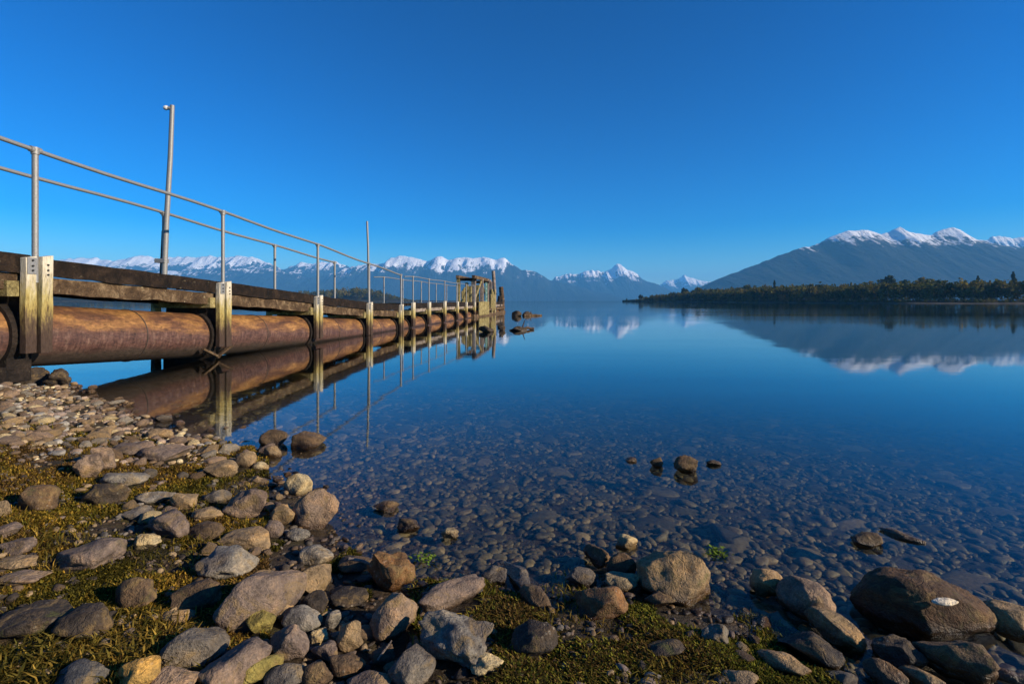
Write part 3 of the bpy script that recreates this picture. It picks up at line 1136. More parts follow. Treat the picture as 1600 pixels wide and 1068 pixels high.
# folded straps under the second pair, touching the water
mb = MB()
Z = 8.70
for s in (-1, 1):
    mb.box((jp(Z + s * 0.16, -0.01, 0.125)), (DIR * 0.19 + UP * 0.085 * s * 1.0), PERP * 0.03, (UP * 0.018 - DIR * 0.006 * s))
mb.build('strut', M_BEAM, None, bevel=0.004)


def railing(Zs, lat, hgt, parent, end_down=True, r=0.024, rp=0.030, start=None):
    t = bpy.data.objects.new('handrail', None); COL.objects.link(t)
    mb = MB()
    za = start if start is not None else Zs[0]
    zz = list(np.arange(za, Zs[-1], 0.5)) + [Zs[-1]]
    hg = hgt if callable(hgt) else (lambda Z: hgt)
    pts = [jp(Z, lat, deck_z(Z) + hg(Z) + 0.012 * math.sin(Z * 1.7)) for Z in zz]
    if end_down:
        e = pts[-1]
        pts = pts[:-1] + [e - DIR * 0.08, e - UP * 0.03, e - UP * 0.12]
    mb.tube(pts, r, 10)
    mb.build('rail', M_GALV, t, smooth=True)
    for Z in Zs:
        mb = MB()
        d = deck_z(Z); hgt = hg(Z)
        mb.tube([jp(Z, lat, d - 0.28), jp(Z, lat, d + hgt)], rp, 10)
        mb.build('rail_post', M_GALV, t, smooth=True)
        mb = MB()
        mb.tube([jp(Z, lat, d + hgt - 0.05), jp(Z, lat, d + hgt + 0.028)], rp * 1.3, 10)
        mb.tube([jp(Z - 0.055, lat, d + hgt), jp(Z + 0.055, lat, d + hgt)], r * 1.45, 10)
        mb.build('rail_fitting', M_GALV, t, smooth=True)
    return t


railing(NEAR, -0.10, lambda Z: float(np.interp(Z, [0, 12, 14.85, 17.6], [1.19, 1.19, 1.13, 1.02])), None, start=-1.0, end_down=False)
railing([-0.2, 2.7, 5.68, 8.70, 11.90, 14.85], WID - 0.07, 1.17, None, start=-1.0)
for o in set(bpy.data.objects) - before:
    if o.parent is None:
        o.parent = ramp
        o.matrix_parent_inverse = Matrix.Translation(-ramp.location)

# floating far section
flo = empty('floating_jetty', tuple(jp(27, 0.5, 0)))
tag(flo, 'level floating jetty section on a rusty pipe with pale posts, far end of the walkway', 'jetty')
before = set(bpy.data.objects)
deck_mesh(18.0, 43.0, None, random)
pipe_mesh('pipe', 18.0, 43.0, lambda Z: 0.0, None)
beam_run('edge_beam', NEAR2 + [33.5, 36.7, 40.0, 43.0], -0.035, 0.012, 0.20, 0.05, M_DECK, None)
beam_run('side_beam', NEAR2 + [33.5, 36.7, 40.0, 43.0], 0.03, -0.195, 0.14, 0.09, M_GREY, None)
for i, Z in enumerate(NEAR2 + [33.5, 36.7]):
    frame(Z, None, None)
    plank_post(Z, -0.11, 0.93 + random.uniform(-0.03, 0.05), 0.05, 0.27, 0.09, M_POST, None)
    plank_post(Z, WID + 0.05, 0.9, 0.05, 0.2, 0.08, M_POST, None)
railing(NEAR2, -0.10, 0.98, None, r=0.016, rp=0.024, start=17.9)
railing(NEAR2, WID, 0.96, None, r=0.016, rp=0.024, start=17.9)
mb = MB()
for k, Zc in enumerate((31.2, 32.1, 33.0, 33.9)):
    for j in range(5):
        mb.box(jp(Zc + j * 0.17, -0.20, 0.50 + 0.02 * ((k + j) % 2)), DIR * 0.078, PERP * 0.03, UP * 0.42)
mb.build('fender_boards', M_OLIVE, None, bevel=0.006)
mb = MB()
mb.box(jp(36.5, 0.45, 0.06), DIR * 6.6, PERP * 0.62, UP * 0.12)
mb.box(jp(38.5, -0.12, 0.42), DIR * 4.4, PERP * 0.04, UP * 0.10)
mb.build('waling', M_BEAM, None, bevel=0.02)
for o in set(bpy.data.objects) - before:
    if o.parent is None:
        o.parent = flo
        o.matrix_parent_inverse = Matrix.Translation(-flo.location)


# lamp poles
def lamp_pole(Z, lat, h, lean, r, label, lamp=True, sleeve=True):
    b = jp(Z, lat, deck_z(Z))
    t = empty('lamp_pole', tuple(b))
    tag(t, label, 'pole')
    mb = MB()
    top = Vector((lean, 0, h))
    mb.tube([(0, 0, -0.2), top * 0.35, top * 0.7 + Vector((0.01, 0, 0)), top], [r * 1.1, r, r * 0.92, r * 0.85], 14)
    mb.build('pole', M_GALV, t, smooth=True)
    if sleeve:
        mb = MB()
        mb.tube([(-0.055, 0.01, -0.2), (-0.05 + lean * 0.3, 0.01, h * 0.29)], r * 0.7, 10)
        mb.build('sleeve_pipe', M_BLACK, t, smooth=True)
        mb = MB()
        for zz in (0.06, 0.36):
            mb.box((-0.03, 0, zz), (0.085, 0, 0), (0, 0.06, 0), (0, 0, 0.035))
        mb.build('clamp', M_GALV, t, bevel=0.006)
    if lamp:
        mb = MB()
        mb.tube([top + Vector((0.0, 0, -0.06)), top + Vector((-0.06, -0.02, -0.05))], 0.03, 10)
        mb.build('lamp_arm', M_GALV, t, smooth=True)
        mb = MB()
        vs_r = [(0, 0.0), (0.02, 0.03), (0.05, 0.042), (0.085, 0.03), (0.10, 0.004)]
        mb.tube([top + Vector((-0.04 - a, -0.02, -0.05)) for a, _ in vs_r], [max(q, 0.004) for _, q in vs_r], 12)
        mb.build('lamp_head', M_LAMP, t, smooth=True)
    return t


lamp_pole(8.70, WID - 0.06, 3.0, 0.15, 0.042, 'tall leaning metal pole with small white lamp on the back edge of the deck')
lamp_pole(14.85, -0.10, 2.36, -0.06, 0.033, 'tall straight bare pole at the lower end of the nearer handrail', lamp=False, sleeve=False)


# landing frame at the far end
def landing_frame():
    t = empty('landing_frame', tuple(jp(33, 0.5, 0.9)))
    tag(t, 'weathered timber portal frame with dark lintel at the far end of the jetty', 'frame')
    before = set(bpy.data.objects)
    for (Z, la, tp) in ((30.9, 0.05, 2.36), (30.9, 1.0, 2.30), (33.2, 0.02, 2.42), (35.3, 0.02, 2.5), (35.3, 1.0, 2.45), (36.6, 0.0, 2.35)):
        plank_post(Z, la, tp, 0.6, 0.22, 0.2, M_GREY if la < 0.5 else M_OLIVE, None, random.uniform(-0.05, 0.05), name='leg')
    for la in (0.04, 1.0):
        mb = MB()
        mb.box(jp(33.2, la, 2.42), DIR * 2.6, PERP * 0.09, UP * 0.10)
        mb.build('lintel', M_BEAM, None, bevel=0.01)
    for Z in (30.9, 35.3):
        mb = MB()
        mb.box(jp(Z, 0.5, 2.28), DIR * 0.08, PERP * 0.6, UP * 0.09)
        mb.build('crosspiece', M_DARKW, None, bevel=0.01)
    mb = MB()
    a = jp(31.0, 0.02, 1.1); b = jp(33.1, 0.02, 2.25); mb.tube([a, b], 0.05, 6)
    a = jp(35.2, 0.02, 1.0); b = jp(33.4, 0.02, 2.2); mb.tube([a, b], 0.05, 6)
    mb.build('brace', M_OLIVE, None)
    mb = MB()
    for s in (-0.2, 0.2):
        mb.box(jp(34.2 + s, -0.1, 1.25), DIR * 0.05, PERP * 0.03, UP * 0.95)
    for k in range(7):
        mb.box(jp(34.2, -0.1, 0.45 + 0.27 * k), DIR * 0.2, PERP * 0.02, UP * 0.025)
    mb.build('ladder', M_GREEN, None)
    mb = MB()
    mb.box(jp(35.0, 0.3, 1.35), DIR * 0.5, PERP * 0.03, UP * 0.42)
    mb.build('panel', M_GREY, None, bevel=0.01)
    mb = MB()
    for k in range(6):
        mb.box(jp(31.9 + k * 0.33, 1.0, 1.25), DIR * 0.10, PERP * 0.03, UP * (0.35 + 0.12 * (k % 3)))
    for k in range(5):
        mb.box(jp(35.9 + k * 0.42, -0.14, 0.95), DIR * 0.13, PERP * 0.05, UP * (0.5 + 0.18 * ((k * 2) % 3)))
    mb.build('boarding', M_OLIVE, None, bevel=0.01)
    for (Z_, la_, h_) in ((31.9, 0.5, 1.05), (32.8, 0.9, 1.3), (34.6, 0.55, 1.2), (37.5, 0.4, 0.9), (38.9, 0.1, 0.75), (40.4, 0.4, 0.6)):
        mb = MB()
        mb.box(jp(Z_, la_, 0.85 + h_ / 2), DIR * 0.10, PERP * 0.09, UP * h_ / 2)
        mb.build('stub_post', M_OLIVE, None, bevel=0.01)
    for o in set(bpy.data.objects) - before:
        if o.parent is None:
            o.parent = t
            o.matrix_parent_inverse = Matrix.Translation(-t.location)


landing_frame()
for k, (px, yt, Z, r, mat, lab) in enumerate([
        (772, 423, 38.2, 0.15, M_GREY, 'tallest grey mooring pile just right of the timber portal'),
        (764, 437, 37.0, 0.13, M_GREY, 'pale mooring pile against the right leg of the timber portal'),
        (784, 448, 42.6, 0.22, M_BEAM, 'short thick reddish mooring pile at the outer end of the jetty'),
        (779, 462, 41.0, 0.16, M_DARKW, 'low dark mooring pile between the tallest and the reddish pile')]):
    x = (px - 800) / F * Z
    t = empty('mooring_pile', (x, Z, 0)); tag(t, lab, 'pile', 'mooring piles at the end of the jetty')
    zt = (HY - yt) / F * Z + 1
    mb = MB()
    mb.tube([(0, 0, -1.2), (0.03, 0, zt * 0.5), (0.06 * (1 if k % 2 else -1), 0, zt)], [r, r * 0.95, r * 0.85], 12)
    mb.build('shaft', mat, t, smooth=True)
    mb = MB()
    mb.tube([(0.02, 0, zt * 0.45), (0.02, 0, zt * 0.45 + 0.1)], r * 1.12, 12)
    mb.build('band', M_BLACK, t)


# ------------------------------------------------------------------ rocks
def ico(sub):
    bm = bmesh.new()
    bmesh.ops.create_icosphere(bm, subdivisions=sub, radius=1.0)
    V = np.array([v.co[:] for v in bm.verts]); Fc = np.array([[v.index for v in f.verts] for f in bm.faces])
    bm.free()
    return V, Fc


ICO = {k: ico(k) for k in (1, 2, 3, 4, 5)}


def rock_shape(sub, seed, ang, facets=None, rough=1.0):
    """unit-size stone: ang 0 = water-rounded, 1 = broken and angular"""
    rg = np.random.default_rng(seed)
    V = ICO[sub][0].copy()
    # low-frequency lopsidedness
    for _ in range(3):
        d = rg.normal(0, 1, 3); d /= np.linalg.norm(d)
        V *= (1 + 0.16 * np.clip(V @ d, -1, 1) * rg.uniform(-1, 1))[:, None]
    k = facets if facets is not None else int(7 + 9 * ang)
    for _ in range(k):
        d = rg.normal(0, 1, 3); d /= np.linalg.norm(d)
        off = rg.uniform(0.50, 0.84) if ang > 0.35 else rg.uniform(0.66, 0.92)
        e = V @ d - off
        soft = 0.07 * (1 - ang) + 0.01
        pushed = np.where(e > 0, e - soft * (1 - np.exp(-np.maximum(e, 0) / soft)), 0)
        V -= pushed[:, None] * d * (0.97 if ang > 0.3 else 0.88)
    o1 = rg.random(3) * 50
    out = np.empty(len(V))
    for i, p in enumerate(V):
        q = Vector(p) * 1.5 + Vector(o1)
        out[i] = mn.fractal(q, 0.9, 2.1, 4 if sub < 4 else 6)
    n = V / (np.linalg.norm(V, axis=1)[:, None] + 1e-9)
    V = V + n * (out * 0.10 * rough * (0.7 + ang))[:, None]
    V -= (V.max(0) + V.min(0)) / 2
    V /= (V.max(0) - V.min(0)) / 2
    return V


PLACED = []     # x, y, radius of every stone, so that grass and small stones keep off them

CO = {  # stone colours
    'mauve': (0.155, 0.115, 0.088), 'tan': (0.235, 0.165, 0.088), 'pale': (0.40, 0.32, 0.175), 'ochre': (0.38, 0.23, 0.06), 'grey': (0.125, 0.108, 0.086),
    'lgrey': (0.20, 0.18, 0.145), 'brown': (0.095, 0.062, 0.034), 'dark': (0.042, 0.032, 0.023), 'pink': (0.215, 0.152, 0.102), 'olive': (0.22, 0.18, 0.045), 'blue': (0.085, 0.082, 0.075),
    'rust': (0.145, 0.078, 0.032)}


def rock(x0, y0, x1, y1, col, ang, label, yaw=0.0, asp=0.72, inwater=False, sub=4, seed=None, sink=0.2, moss=0.0, name='rock', tilt=0.0, group='stones of the lake shore', zbase=None, hmin=0.34, hmax=0.8, rough=1.0):
    seed = seed if seed is not None else int(x0 * 7 + y0 * 13) % 9973
    ang = min(ang + 0.15, 1.0)
    cx = (x0 + x1) / 2
    if zbase is not None:
        X, Y = ray(cx, y1, zbase); z = zbase
    elif inwater:
        X, Y = ray(cx, y1, 0.0); z = 0.0
    else:
        X, Y, z = hit(cx, y1)
    if abs(yaw) >= 14:   # the tilt read from the picture is foreshortened: turn it into a plan angle
        yaw = math.copysign(min(math.degrees(math.atan(math.tan(R(abs(yaw))) / (CAM_Z / math.hypot(Y, CAM_Z)))), 80), yaw)
    a = R(yaw)
    for _ in range(5):
        wm_ = (x1 - x0) / F * (Y + 0.0)
        wx = wm_ * (1.03 if abs(yaw) < 15 else 0.95)
        ca, sa = abs(math.cos(a)), abs(math.sin(a))
        Lg = wx / math.sqrt(ca * ca + (asp * sa) ** 2)
        D = Lg * math.sqrt(sa * sa + (asp * ca) ** 2)
        h = (CAM_Z - z) - (y0 - HY) * (Y + 0.55 * D) / F
        small = Lg * asp
        if h < hmin * small:
            asp *= 0.85
        else:
            break
    h = min(max(h, hmin * Lg * asp), hmax * Lg)
    d = math.hypot(X, Y)
    ux, uy = X / d, Y / d
    cxw, cyw = X + ux * D * 0.45, Y + uy * D * 0.45
    hh = h * (1 + sink) if not inwater else h + 0.5 * small * 0.6
    V = rock_shape(sub, seed, ang, rough=rough)
    V = V * np.array([Lg / 2, Lg * asp / 2, hh / 2])
    if tilt:
        ct, st_ = math.cos(R(tilt)), math.sin(R(tilt))
        V = V @ np.array([[ct, 0, -st_], [0, 1, 0], [st_, 0, ct]])
    ca, sa = math.cos(a), math.sin(a)
    V = V @ np.array([[ca, sa, 0], [-sa, ca, 0], [0, 0, 1]])
    zc = z + h - hh / 2
    o = mesh_np(name, V, ICO[sub][1], M_ROCK, smooth=True, loc=(cxw, cyw, zc))
    c = CO[col] if isinstance(col, str) else col
    j = rng.uniform(0.9, 1.1)
    o.color = (c[0] * j, c[1] * j, c[2] * j, moss)
    tag(o, label, 'rock' if name in ('rock', 'boulder') else 'stone', group)
    PLACED.append((cxw, cyw, max(Lg, Lg * asp) / 2))
    return o


RK = [
    # left moss bank
    (88, 840, 180, 893, 'mauve', .45, 'grey mauve rock with a tan front alone in orange moss of the left bank', dict(moss=.3)),
    (116, 700, 158, 747, 'pink', .8, 'pinkish split rock, left half of the cracked pair below the pebble bank', dict()),
    (140, 692, 182, 735, 'pink', .8, 'pinkish split rock, taller right half of the cracked pair below the pebble bank', dict()),
    (162, 733, 228, 763, 'lgrey', .6, 'flat grey slab with a pale lower edge under the cracked pink pair', dict(hmin=.25)),
    (175, 688, 238, 714, 'mauve', .5, 'flat mauve slab right of the cracked pink pair', dict(hmin=.25)),
    (222, 692, 292, 722, 'mauve', .5, 'long flat mauve slab reaching towards the water beside its shorter twin', dict(hmin=.25)),
    (212, 830, 250, 862, 'pale', .4, 'pale cream rounded stone in the moss right of the mauve rock', dict()),
    (-5, 868, 60, 889, 'tan', .6, 'narrow flat tan stone cut by the left picture edge', dict(hmin=.25)),
    (-5, 889, 66, 917, 'pink', .6, 'speckled pink slab under the narrow tan stone at the left edge', dict(hmin=.25)),
    (5, 838, 52, 867, 'mauve', .5, 'small mauve stone in the moss above the narrow tan stone', dict()),
    (-15, 815, 30, 842, 'mauve', .5, 'mauve stone at the left picture edge above the small mauve one', dict()),
    (-15, 765, 18, 812, 'tan', .5, 'tan rock cut by the left picture edge in the yellow moss', dict()),
    (130, 750, 195, 792, 'dark', .3, 'low dark brown mound of rock under the flat grey slab', dict(moss=.6)),
    (30, 755, 90, 800, 'brown', .3, 'brown weathered rock buried in yellow moss by the left edge', dict(moss=.8)),
    (322, 717, 370, 748, 'tan', .6, 'blocky tan rock standing by the waterline pools', dict()),
    (230, 668, 268, 686, 'tan', .4, 'small smooth tan stone at the end of the pebble bank', dict()),
    (212, 765, 268, 790, 'lgrey', .6, 'flat pale grey stone above the mauve rounded one', dict()),
    (190, 790, 242, 816, 'grey', .6, 'flat grey stone leaning in the moss left of the mauve rounded one', dict()),
    (235, 795, 297, 842, 'mauve', .35, 'rounded mauve rock at the edge of the moss', dict()),
    (268, 766, 308, 798, 'tan', .5, 'small tan stone on top of the mauve rounded one', dict()),
    (355, 760, 422, 813, 'pink', .6, 'lumpy pinkish grey rock in the middle of the bank, beside the pools', dict()),
    (318, 763, 362, 788, 'grey', .5, 'grey stone tucked left of the lumpy pinkish rock', dict()),
    (300, 792, 345, 816, 'tan', .4, 'small tan stone sitting on a brown slab', dict()),
    (293, 812, 350, 845, 'brown', .5, 'brown flat slab under the small tan stone', dict()),
    (458, 762, 532, 826, 'pink', .55, 'large pinkish block with a wet dark foot standing at the water edge', dict(hmax=.9)),
    (444, 738, 488, 776, 'pale', .5, 'stone with a pale yellow cap and dark wet foot in the shallows', dict(inwater=True)),
    (425, 787, 463, 820, 'tan', .3, 'egg shaped tan stone left of the large pinkish block', dict()),
    (412, 810, 443, 842, 'mauve', .2, 'rounded grey mauve stone below the tan egg', dict()),
    (347, 822, 432, 861, 'tan', .3, 'long smooth tan and grey stone in the middle of the bank', dict(yaw=-8)),
    (310, 856, 396, 907, 'lgrey', .75, 'angular light grey block with white flecks beside a dark gap', dict(rough=1.2)),
    (350, 880, 470, 994, 'mauve', -.05, 'largest mauve boulder of the bank, long and lying diagonally', dict(yaw=36, asp=.50, sub=5, hmax=.5, name='boulder')),
    (466, 878, 520, 936, 'tan', .5, 'brown and tan rock right of the large mauve boulder', dict(yaw=40, asp=.6)),
    (468, 850, 520, 884, 'lgrey', .35, 'small curved light grey stone at the water edge above the tan rock', dict()),
    (447, 823, 484, 846, 'lgrey', .2, 'round stone with a pale greenish top under the pinkish block', dict(moss=.3)),
    (272, 905, 342, 962, 'brown', .4, 'brown rock with a tan patch half sunk in moss left of the mauve boulder', dict(moss=.5, yaw=20)),
    (262, 976, 350, 1052, 'grey', .35, 'dark grey long stone lying diagonally beside the yellow tuft', dict(yaw=35, asp=.6)),
    (322, 1004, 413, 1088, 'mauve', .45, 'big speckled mauve and tan stone cut by the bottom edge', dict(yaw=40, asp=.62, rough=1.3)),
    (180, 1022, 250, 1082, 'ochre', .8, 'bright ochre angular stone at the bottom edge', dict(yaw=12)),
    (238, 1038, 312, 1090, 'pink', .35, 'rounded mauve and tan stone right of the ochre one, at the bottom edge', dict()),
    (85, 1030, 168, 1080, 'blue', .35, 'dark stone with a pale bluish end in moss at the bottom left', dict()),
    (375, 952, 426, 999, 'olive', .6, 'yellow green lichened stone under the large mauve boulder', dict(moss=.9)),
    (410, 933, 457, 972, 'tan', .5, 'small tan stone with a reddish spot under the large mauve boulder', dict()),
    (440, 945, 502, 990, 'lgrey', .3, 'smooth light grey round stone right of the small tan one', dict()),
    (418, 973, 482, 1036, 'mauve', .55, 'dark mauve heart shaped stone below the light grey one', dict()),
    (370, 1018, 437, 1078, 'olive', .5, 'greenish tan slab lying diagonally at the bottom edge', dict(yaw=38, asp=.6)),
    (412, 1036, 478, 1085, 'grey', .4, 'grey stone at the bottom edge right of the greenish slab', dict()),
    (468, 1030, 518, 1080, 'brown', .4, 'brown stone at the bottom edge under a narrow dark gap', dict()),
    (484, 984, 513, 1009, 'pale', .3, 'tiny cream stone beside the light grey round one', dict()),
    (508, 950, 533, 986, 'lgrey', .4, 'narrow upright pale green stone beside the dark gap', dict(moss=.5, asp=.9, hmax=1.3)),
    (487, 1000, 530, 1036, 'mauve', .5, 'small dark mauve stone between the cream stone and the tan triangle', dict()),
    (526, 965, 570, 1019, 'tan', .5, 'tan triangular stone standing beside the black hollow', dict(asp=.8, hmax=1.1)),
    (515, 1018, 572, 1062, 'brown', .45, 'brown grey stone under the tan triangle', dict()),
    (568, 860, 649, 932, 'rust', .85, 'orange brown pointed rock with cracks at the water edge', dict(rough=1.6, asp=.7, hmax=1.0)),
    (578, 924, 659, 1010, 'pink', .7, 'large square block with a mauve top and tan front', dict(asp=.6, hmax=1.0, yaw=15)),
    (650, 903, 757, 968, 'mauve', .65, 'long low ledge running from the square block towards the green weed', dict(yaw=28, asp=.38, hmin=.25)),
    (645, 961, 774, 1050, 'lgrey', .9, 'largest angular grey slab with black and white flecks', dict(yaw=-14, asp=.62, sub=5, rough=1.3, name='boulder', hmax=.5)),
    (608, 1010, 684, 1082, 'grey', .4, 'grey rounded stone with a mauve end at the bottom edge, left of the angular slab', dict(yaw=25)),
    (733, 1023, 787, 1060, 'pale', .8, 'crumpled tan stone right below the large angular slab', dict(rough=1.8)),
    (528, 866, 584, 896, 'brown', .4, 'dark brown slab lying in the shallows with a stick across it', dict(hmin=.25)),
    (508, 918, 577, 952, 'dark', .5, 'flat dark brown rock above the black hollow', dict(hmin=.25)),
    (470, 922, 514, 962, 'dark', .4, 'dark brown shaded rock right of the light grey round stone', dict()),
    (580, 1008, 618, 1045, 'brown', .5, 'small brown stone in shade under the square block', dict()),
    (540, 1050, 612, 1090, 'mauve', .4, 'mauve stone cut by the bottom edge under the brown grey one', dict()),
    # middle
    (995, 855, 1113, 943, 'tan', .25, 'big rounded boulder with a sunlit right flank, middle of the waterline', dict(inwater=True, sub=5, asp=.75, moss=.7, name='boulder', yaw=-12)),
    (900, 914, 982, 970, 'rust', .4, 'orange brown rounded rock left of the big boulder, in weed', dict(moss=.3)),
    (945, 895, 1003, 927, 'pale', .5, 'pale tan flat faced stone between the orange rock and the big boulder', dict()),
    (948, 862, 994, 905, 'brown', .4, 'dark brown upright stone behind the pale flat faced one', dict(inwater=True)),
    (961, 835, 997, 857, 'pale', .5, 'small cream stone just breaking the water above the brown upright one', dict(inwater=True)),
    (912, 848, 953, 886, 'brown', .6, 'brown wedge of rock left of the small cream stone', dict(inwater=True, yaw=-35, asp=.5)),
    (883, 885, 932, 917, 'grey', .3, 'dark grey round stone in the shallows left of the brown wedge', dict(inwater=True)),
    (1008, 924, 1052, 952, 'brown', .4, 'small brown stone at the foot of the big boulder', dict(moss=.5)),
    (788, 858, 832, 925, 'grey', .6, 'narrow grey ridge of rock slanting through the shallows', dict(inwater=True, yaw=-62, asp=.3, hmin=.2, hmax=.12)),
    (752, 885, 792, 913, 'grey', .5, 'small grey stone with a pale top right of the long low ledge', dict(inwater=True)),
    (808, 914, 862, 955, 'brown', .5, 'brown wedge stone at the edge of the green weed', dict(yaw=-30, asp=.5)),
    (798, 975, 872, 1030, 'dark', .4, 'dark brown rock sunk in the green weed', dict(moss=.9, hmin=.25)),
    (1095, 974, 1142, 1010, 'blue', .5, 'dark blue grey stone with a white corner in the weed', dict()),
    (1128, 1045, 1183, 1082, 'tan', .4, 'tan stone at the bottom edge in green weed', dict()),
    (1010, 1000, 1070, 1032, 'dark', .3, 'low dark stone nearly buried in green weed', dict(moss=.9, hmin=.2)),
    # right
    (1173, 887, 1224, 930, 'tan', .45, 'tan topped stone with a wet mauve face, left of the blocky pair', dict(inwater=True)),
    (1218, 902, 1295, 967, 'pink', .4, 'blocky pinkish stone with an orange right end', dict(inwater=True, yaw=-30, asp=.62)),
    (1273, 950, 1336, 1012, 'tan', .35, 'long tan stone pointing down right below the blocky pinkish one', dict(inwater=True, yaw=-48, asp=.5)),
    (1188, 1014, 1255, 1060, 'tan', .3, 'egg shaped brown and tan stone lying in dark water near the weed', dict(inwater=True, yaw=-32, asp=.55)),
    (1223, 984, 1308, 1042, 'dark', .3, 'dark rounded rock with only its right edge lit', dict(inwater=True, yaw=-30, asp=.6)),
    (1338, 884, 1541, 985, (0.085, 0.046, 0.02), .1, 'largest brown boulder, flat topped with a black shaded front', dict(inwater=True, sub=5, asp=.55, yaw=-10, moss=.5, name='boulder', hmax=.4, rough=1.2)),
    (1438, 977, 1541, 1060, 'brown', .4, 'lumpy brown boulder in front of the flat topped one', dict(inwater=True, moss=.6, rough=1.4, yaw=-25)),
    (1540, 934, 1620, 992, 'tan', .5, 'brown and tan rock cut by the right picture edge', dict(inwater=True, yaw=-25)),
    (1368, 990, 1437, 1042, 'dark', .4, 'dark upright stone with a grey lit edge under the flat topped boulder', dict(inwater=True)),
    (1358, 1030, 1407, 1078, 'brown', .5, 'brown stone with a pale top near the bottom edge', dict(inwater=True, yaw=-40, asp=.6)),
    (1418, 1038, 1462, 1080, 'tan', .3, 'narrow tan stone slanting into the bottom edge', dict(inwater=True, yaw=-40, asp=.4)),
    (1540, 1030, 1600, 1068, 'tan', .4, 'tan stone just awash in the bottom right corner', dict(inwater=True, yaw=-30, asp=.4, hmin=.1, hmax=.15)),
    (1333, 829, 1377, 854, 'brown', .3, 'dark wet stone alone in the water above the flat topped boulder', dict(inwater=True)),
    (1384, 822, 1432, 846, 'tan', .3, 'flat tan stone awash right of the lone wet stone', dict(inwater=True, yaw=-25, asp=.35, hmin=.1, hmax=.12)),
    # out in the water
    (1052, 710, 1088, 738, 'brown', .6, 'two toned stone with a cream right side, largest of the group out in the lake', dict(inwater=True, hmax=.8)),
    (1015, 712, 1036, 730, 'brown', .3, 'small dark round stone left of the two toned one in the lake', dict(inwater=True)),
    (1103, 717, 1126, 727, 'brown', .3, 'small brown stone right of the two toned one in the lake', dict(inwater=True)),
    (975, 713, 994, 721, 'brown', .3, 'leftmost tiny wet stone of the group out in the lake', dict(inwater=True, hmin=.2)),
    (583, 782, 622, 800, 'brown', .3, 'brown wet stone in the shallows off the pinkish block', dict(inwater=True)),
    (620, 808, 656, 829, 'brown', .4, 'dark brown stone standing in the shallows left of a yellow leaf', dict(inwater=True)),
    (690, 824, 717, 841, 'pale', .6, 'small pale yellow stone breaking the shallows', dict(inwater=True)),
    (407, 670, 450, 696, 'brown', .4, 'rounded brown stone in the water under the handrail reflection', dict(inwater=True)),
    (456, 673, 509, 699, 'brown', .3, 'wet brown stone with a lit knob under the post reflection', dict(inwater=True)),
    (412, 695, 440, 715, 'tan', .4, 'small tan stone in front of the rounded brown one', dict(inwater=True)),
    (395, 720, 420, 736, 'pale', .4, 'small cream stone right of the blocky tan rock', dict(inwater=True)),
    (388, 742, 420, 758, 'tan', .5, 'flat tan stone in the pool below the small cream one', dict(inwater=True)),
    (368, 703, 398, 730, 'tan', .4, 'tan stone above the blocky tan rock, at the pool edge', dict()),
    (-10, 940, 110, 1000, 'dark', .3, 'low dark brown rock under moss at the left edge', dict(moss=1.0, hmin=.2, hmax=.35)),
    (95, 940, 172, 1002, 'dark', .5, 'dark rock with a mauve patch in the bottom left moss', dict(moss=.6, hmin=.25, hmax=.5)),
    (182, 890, 246, 950, 'brown', .6, 'brown rock with a mauve pointed tip in the moss', dict(moss=.6, hmax=.6)),
    (255, 560+390, 300, 975, 'tan', .5, 'little tan stone beside the yellow tuft', dict()),
]
for r_ in RK:
    rock(r_[0], r_[1], r_[2], r_[3], r_[4], r_[5], r_[6], **r_[7])

# pale leaf-shaped pebble lying on the flat topped boulder
rock(1456, 929, 1496, 946, (0.62, 0.55, 0.42), .1, 'pale oval pebble lying on top of the largest brown boulder', zbase=0.10, asp=.4, hmin=.15, hmax=.2, name='pebble', group='loose pebbles')

rock(70, 575, 112, 606, 'dark', .8, 'jagged dark rock under the pipe beside the first pair of posts', rough=1.6)
rock(20, 572, 72, 604, 'dark', .7, 'dark rock under the pipe at the left edge above the pebble bank', rough=1.5)
# dark rocks and logs beyond the jetty
for a in [(748, 508, 772, 519, 'dark', .9, 'dark rock left of the pair lying off the end of the jetty'),
          (779, 502, 790, 516, 'dark', .9, 'dark upright rock between the other rocks off the jetty end'),
          (795, 509, 826, 517, 'dark', .9, 'low dark brown rock, right one of the row off the jetty end'),
          (798, 485, 815, 494, 'dark', .9, 'dark rock out beyond the end of the jetty'),
          (816, 486, 832, 493, 'dark', .5, 'small dark rock right of the one beyond the jetty end')]:
    rock(*a, inwater=True, sub=3, group='dark rocks off the jetty end', hmin=.2, hmax=.7, rough=2.0)
for (x0, x1, y, r, lab) in [(818, 846, 494, 0.10, 'reddish driftwood log floating beyond the jetty end'), (806, 834, 515.5, 0.07, 'dark log floating in front of the jetty end')]:
    X0, Y0 = ray(x0, y); X1, Y1 = ray(x1, y - 0.8)
    mb = MB()
    n = 6
    pts = [Vector((X0 + (X1 - X0) * i / n, Y0 + (Y1 - Y0) * i / n, 0.05 + 0.02 * math.sin(i * 2))) for i in range(n + 1)]
    mb.tube(pts, [r * (1 - 0.08 * i) for i in range(n + 1)], 9)
    mb.tube([pts[2], pts[2] + Vector((0.1, 0, 0.3))], [r * 0.4, r * 0.15], 6)
    tag(mb.build('log', M_BEAM, None, smooth=True, loc=pts[0]), lab, 'log')

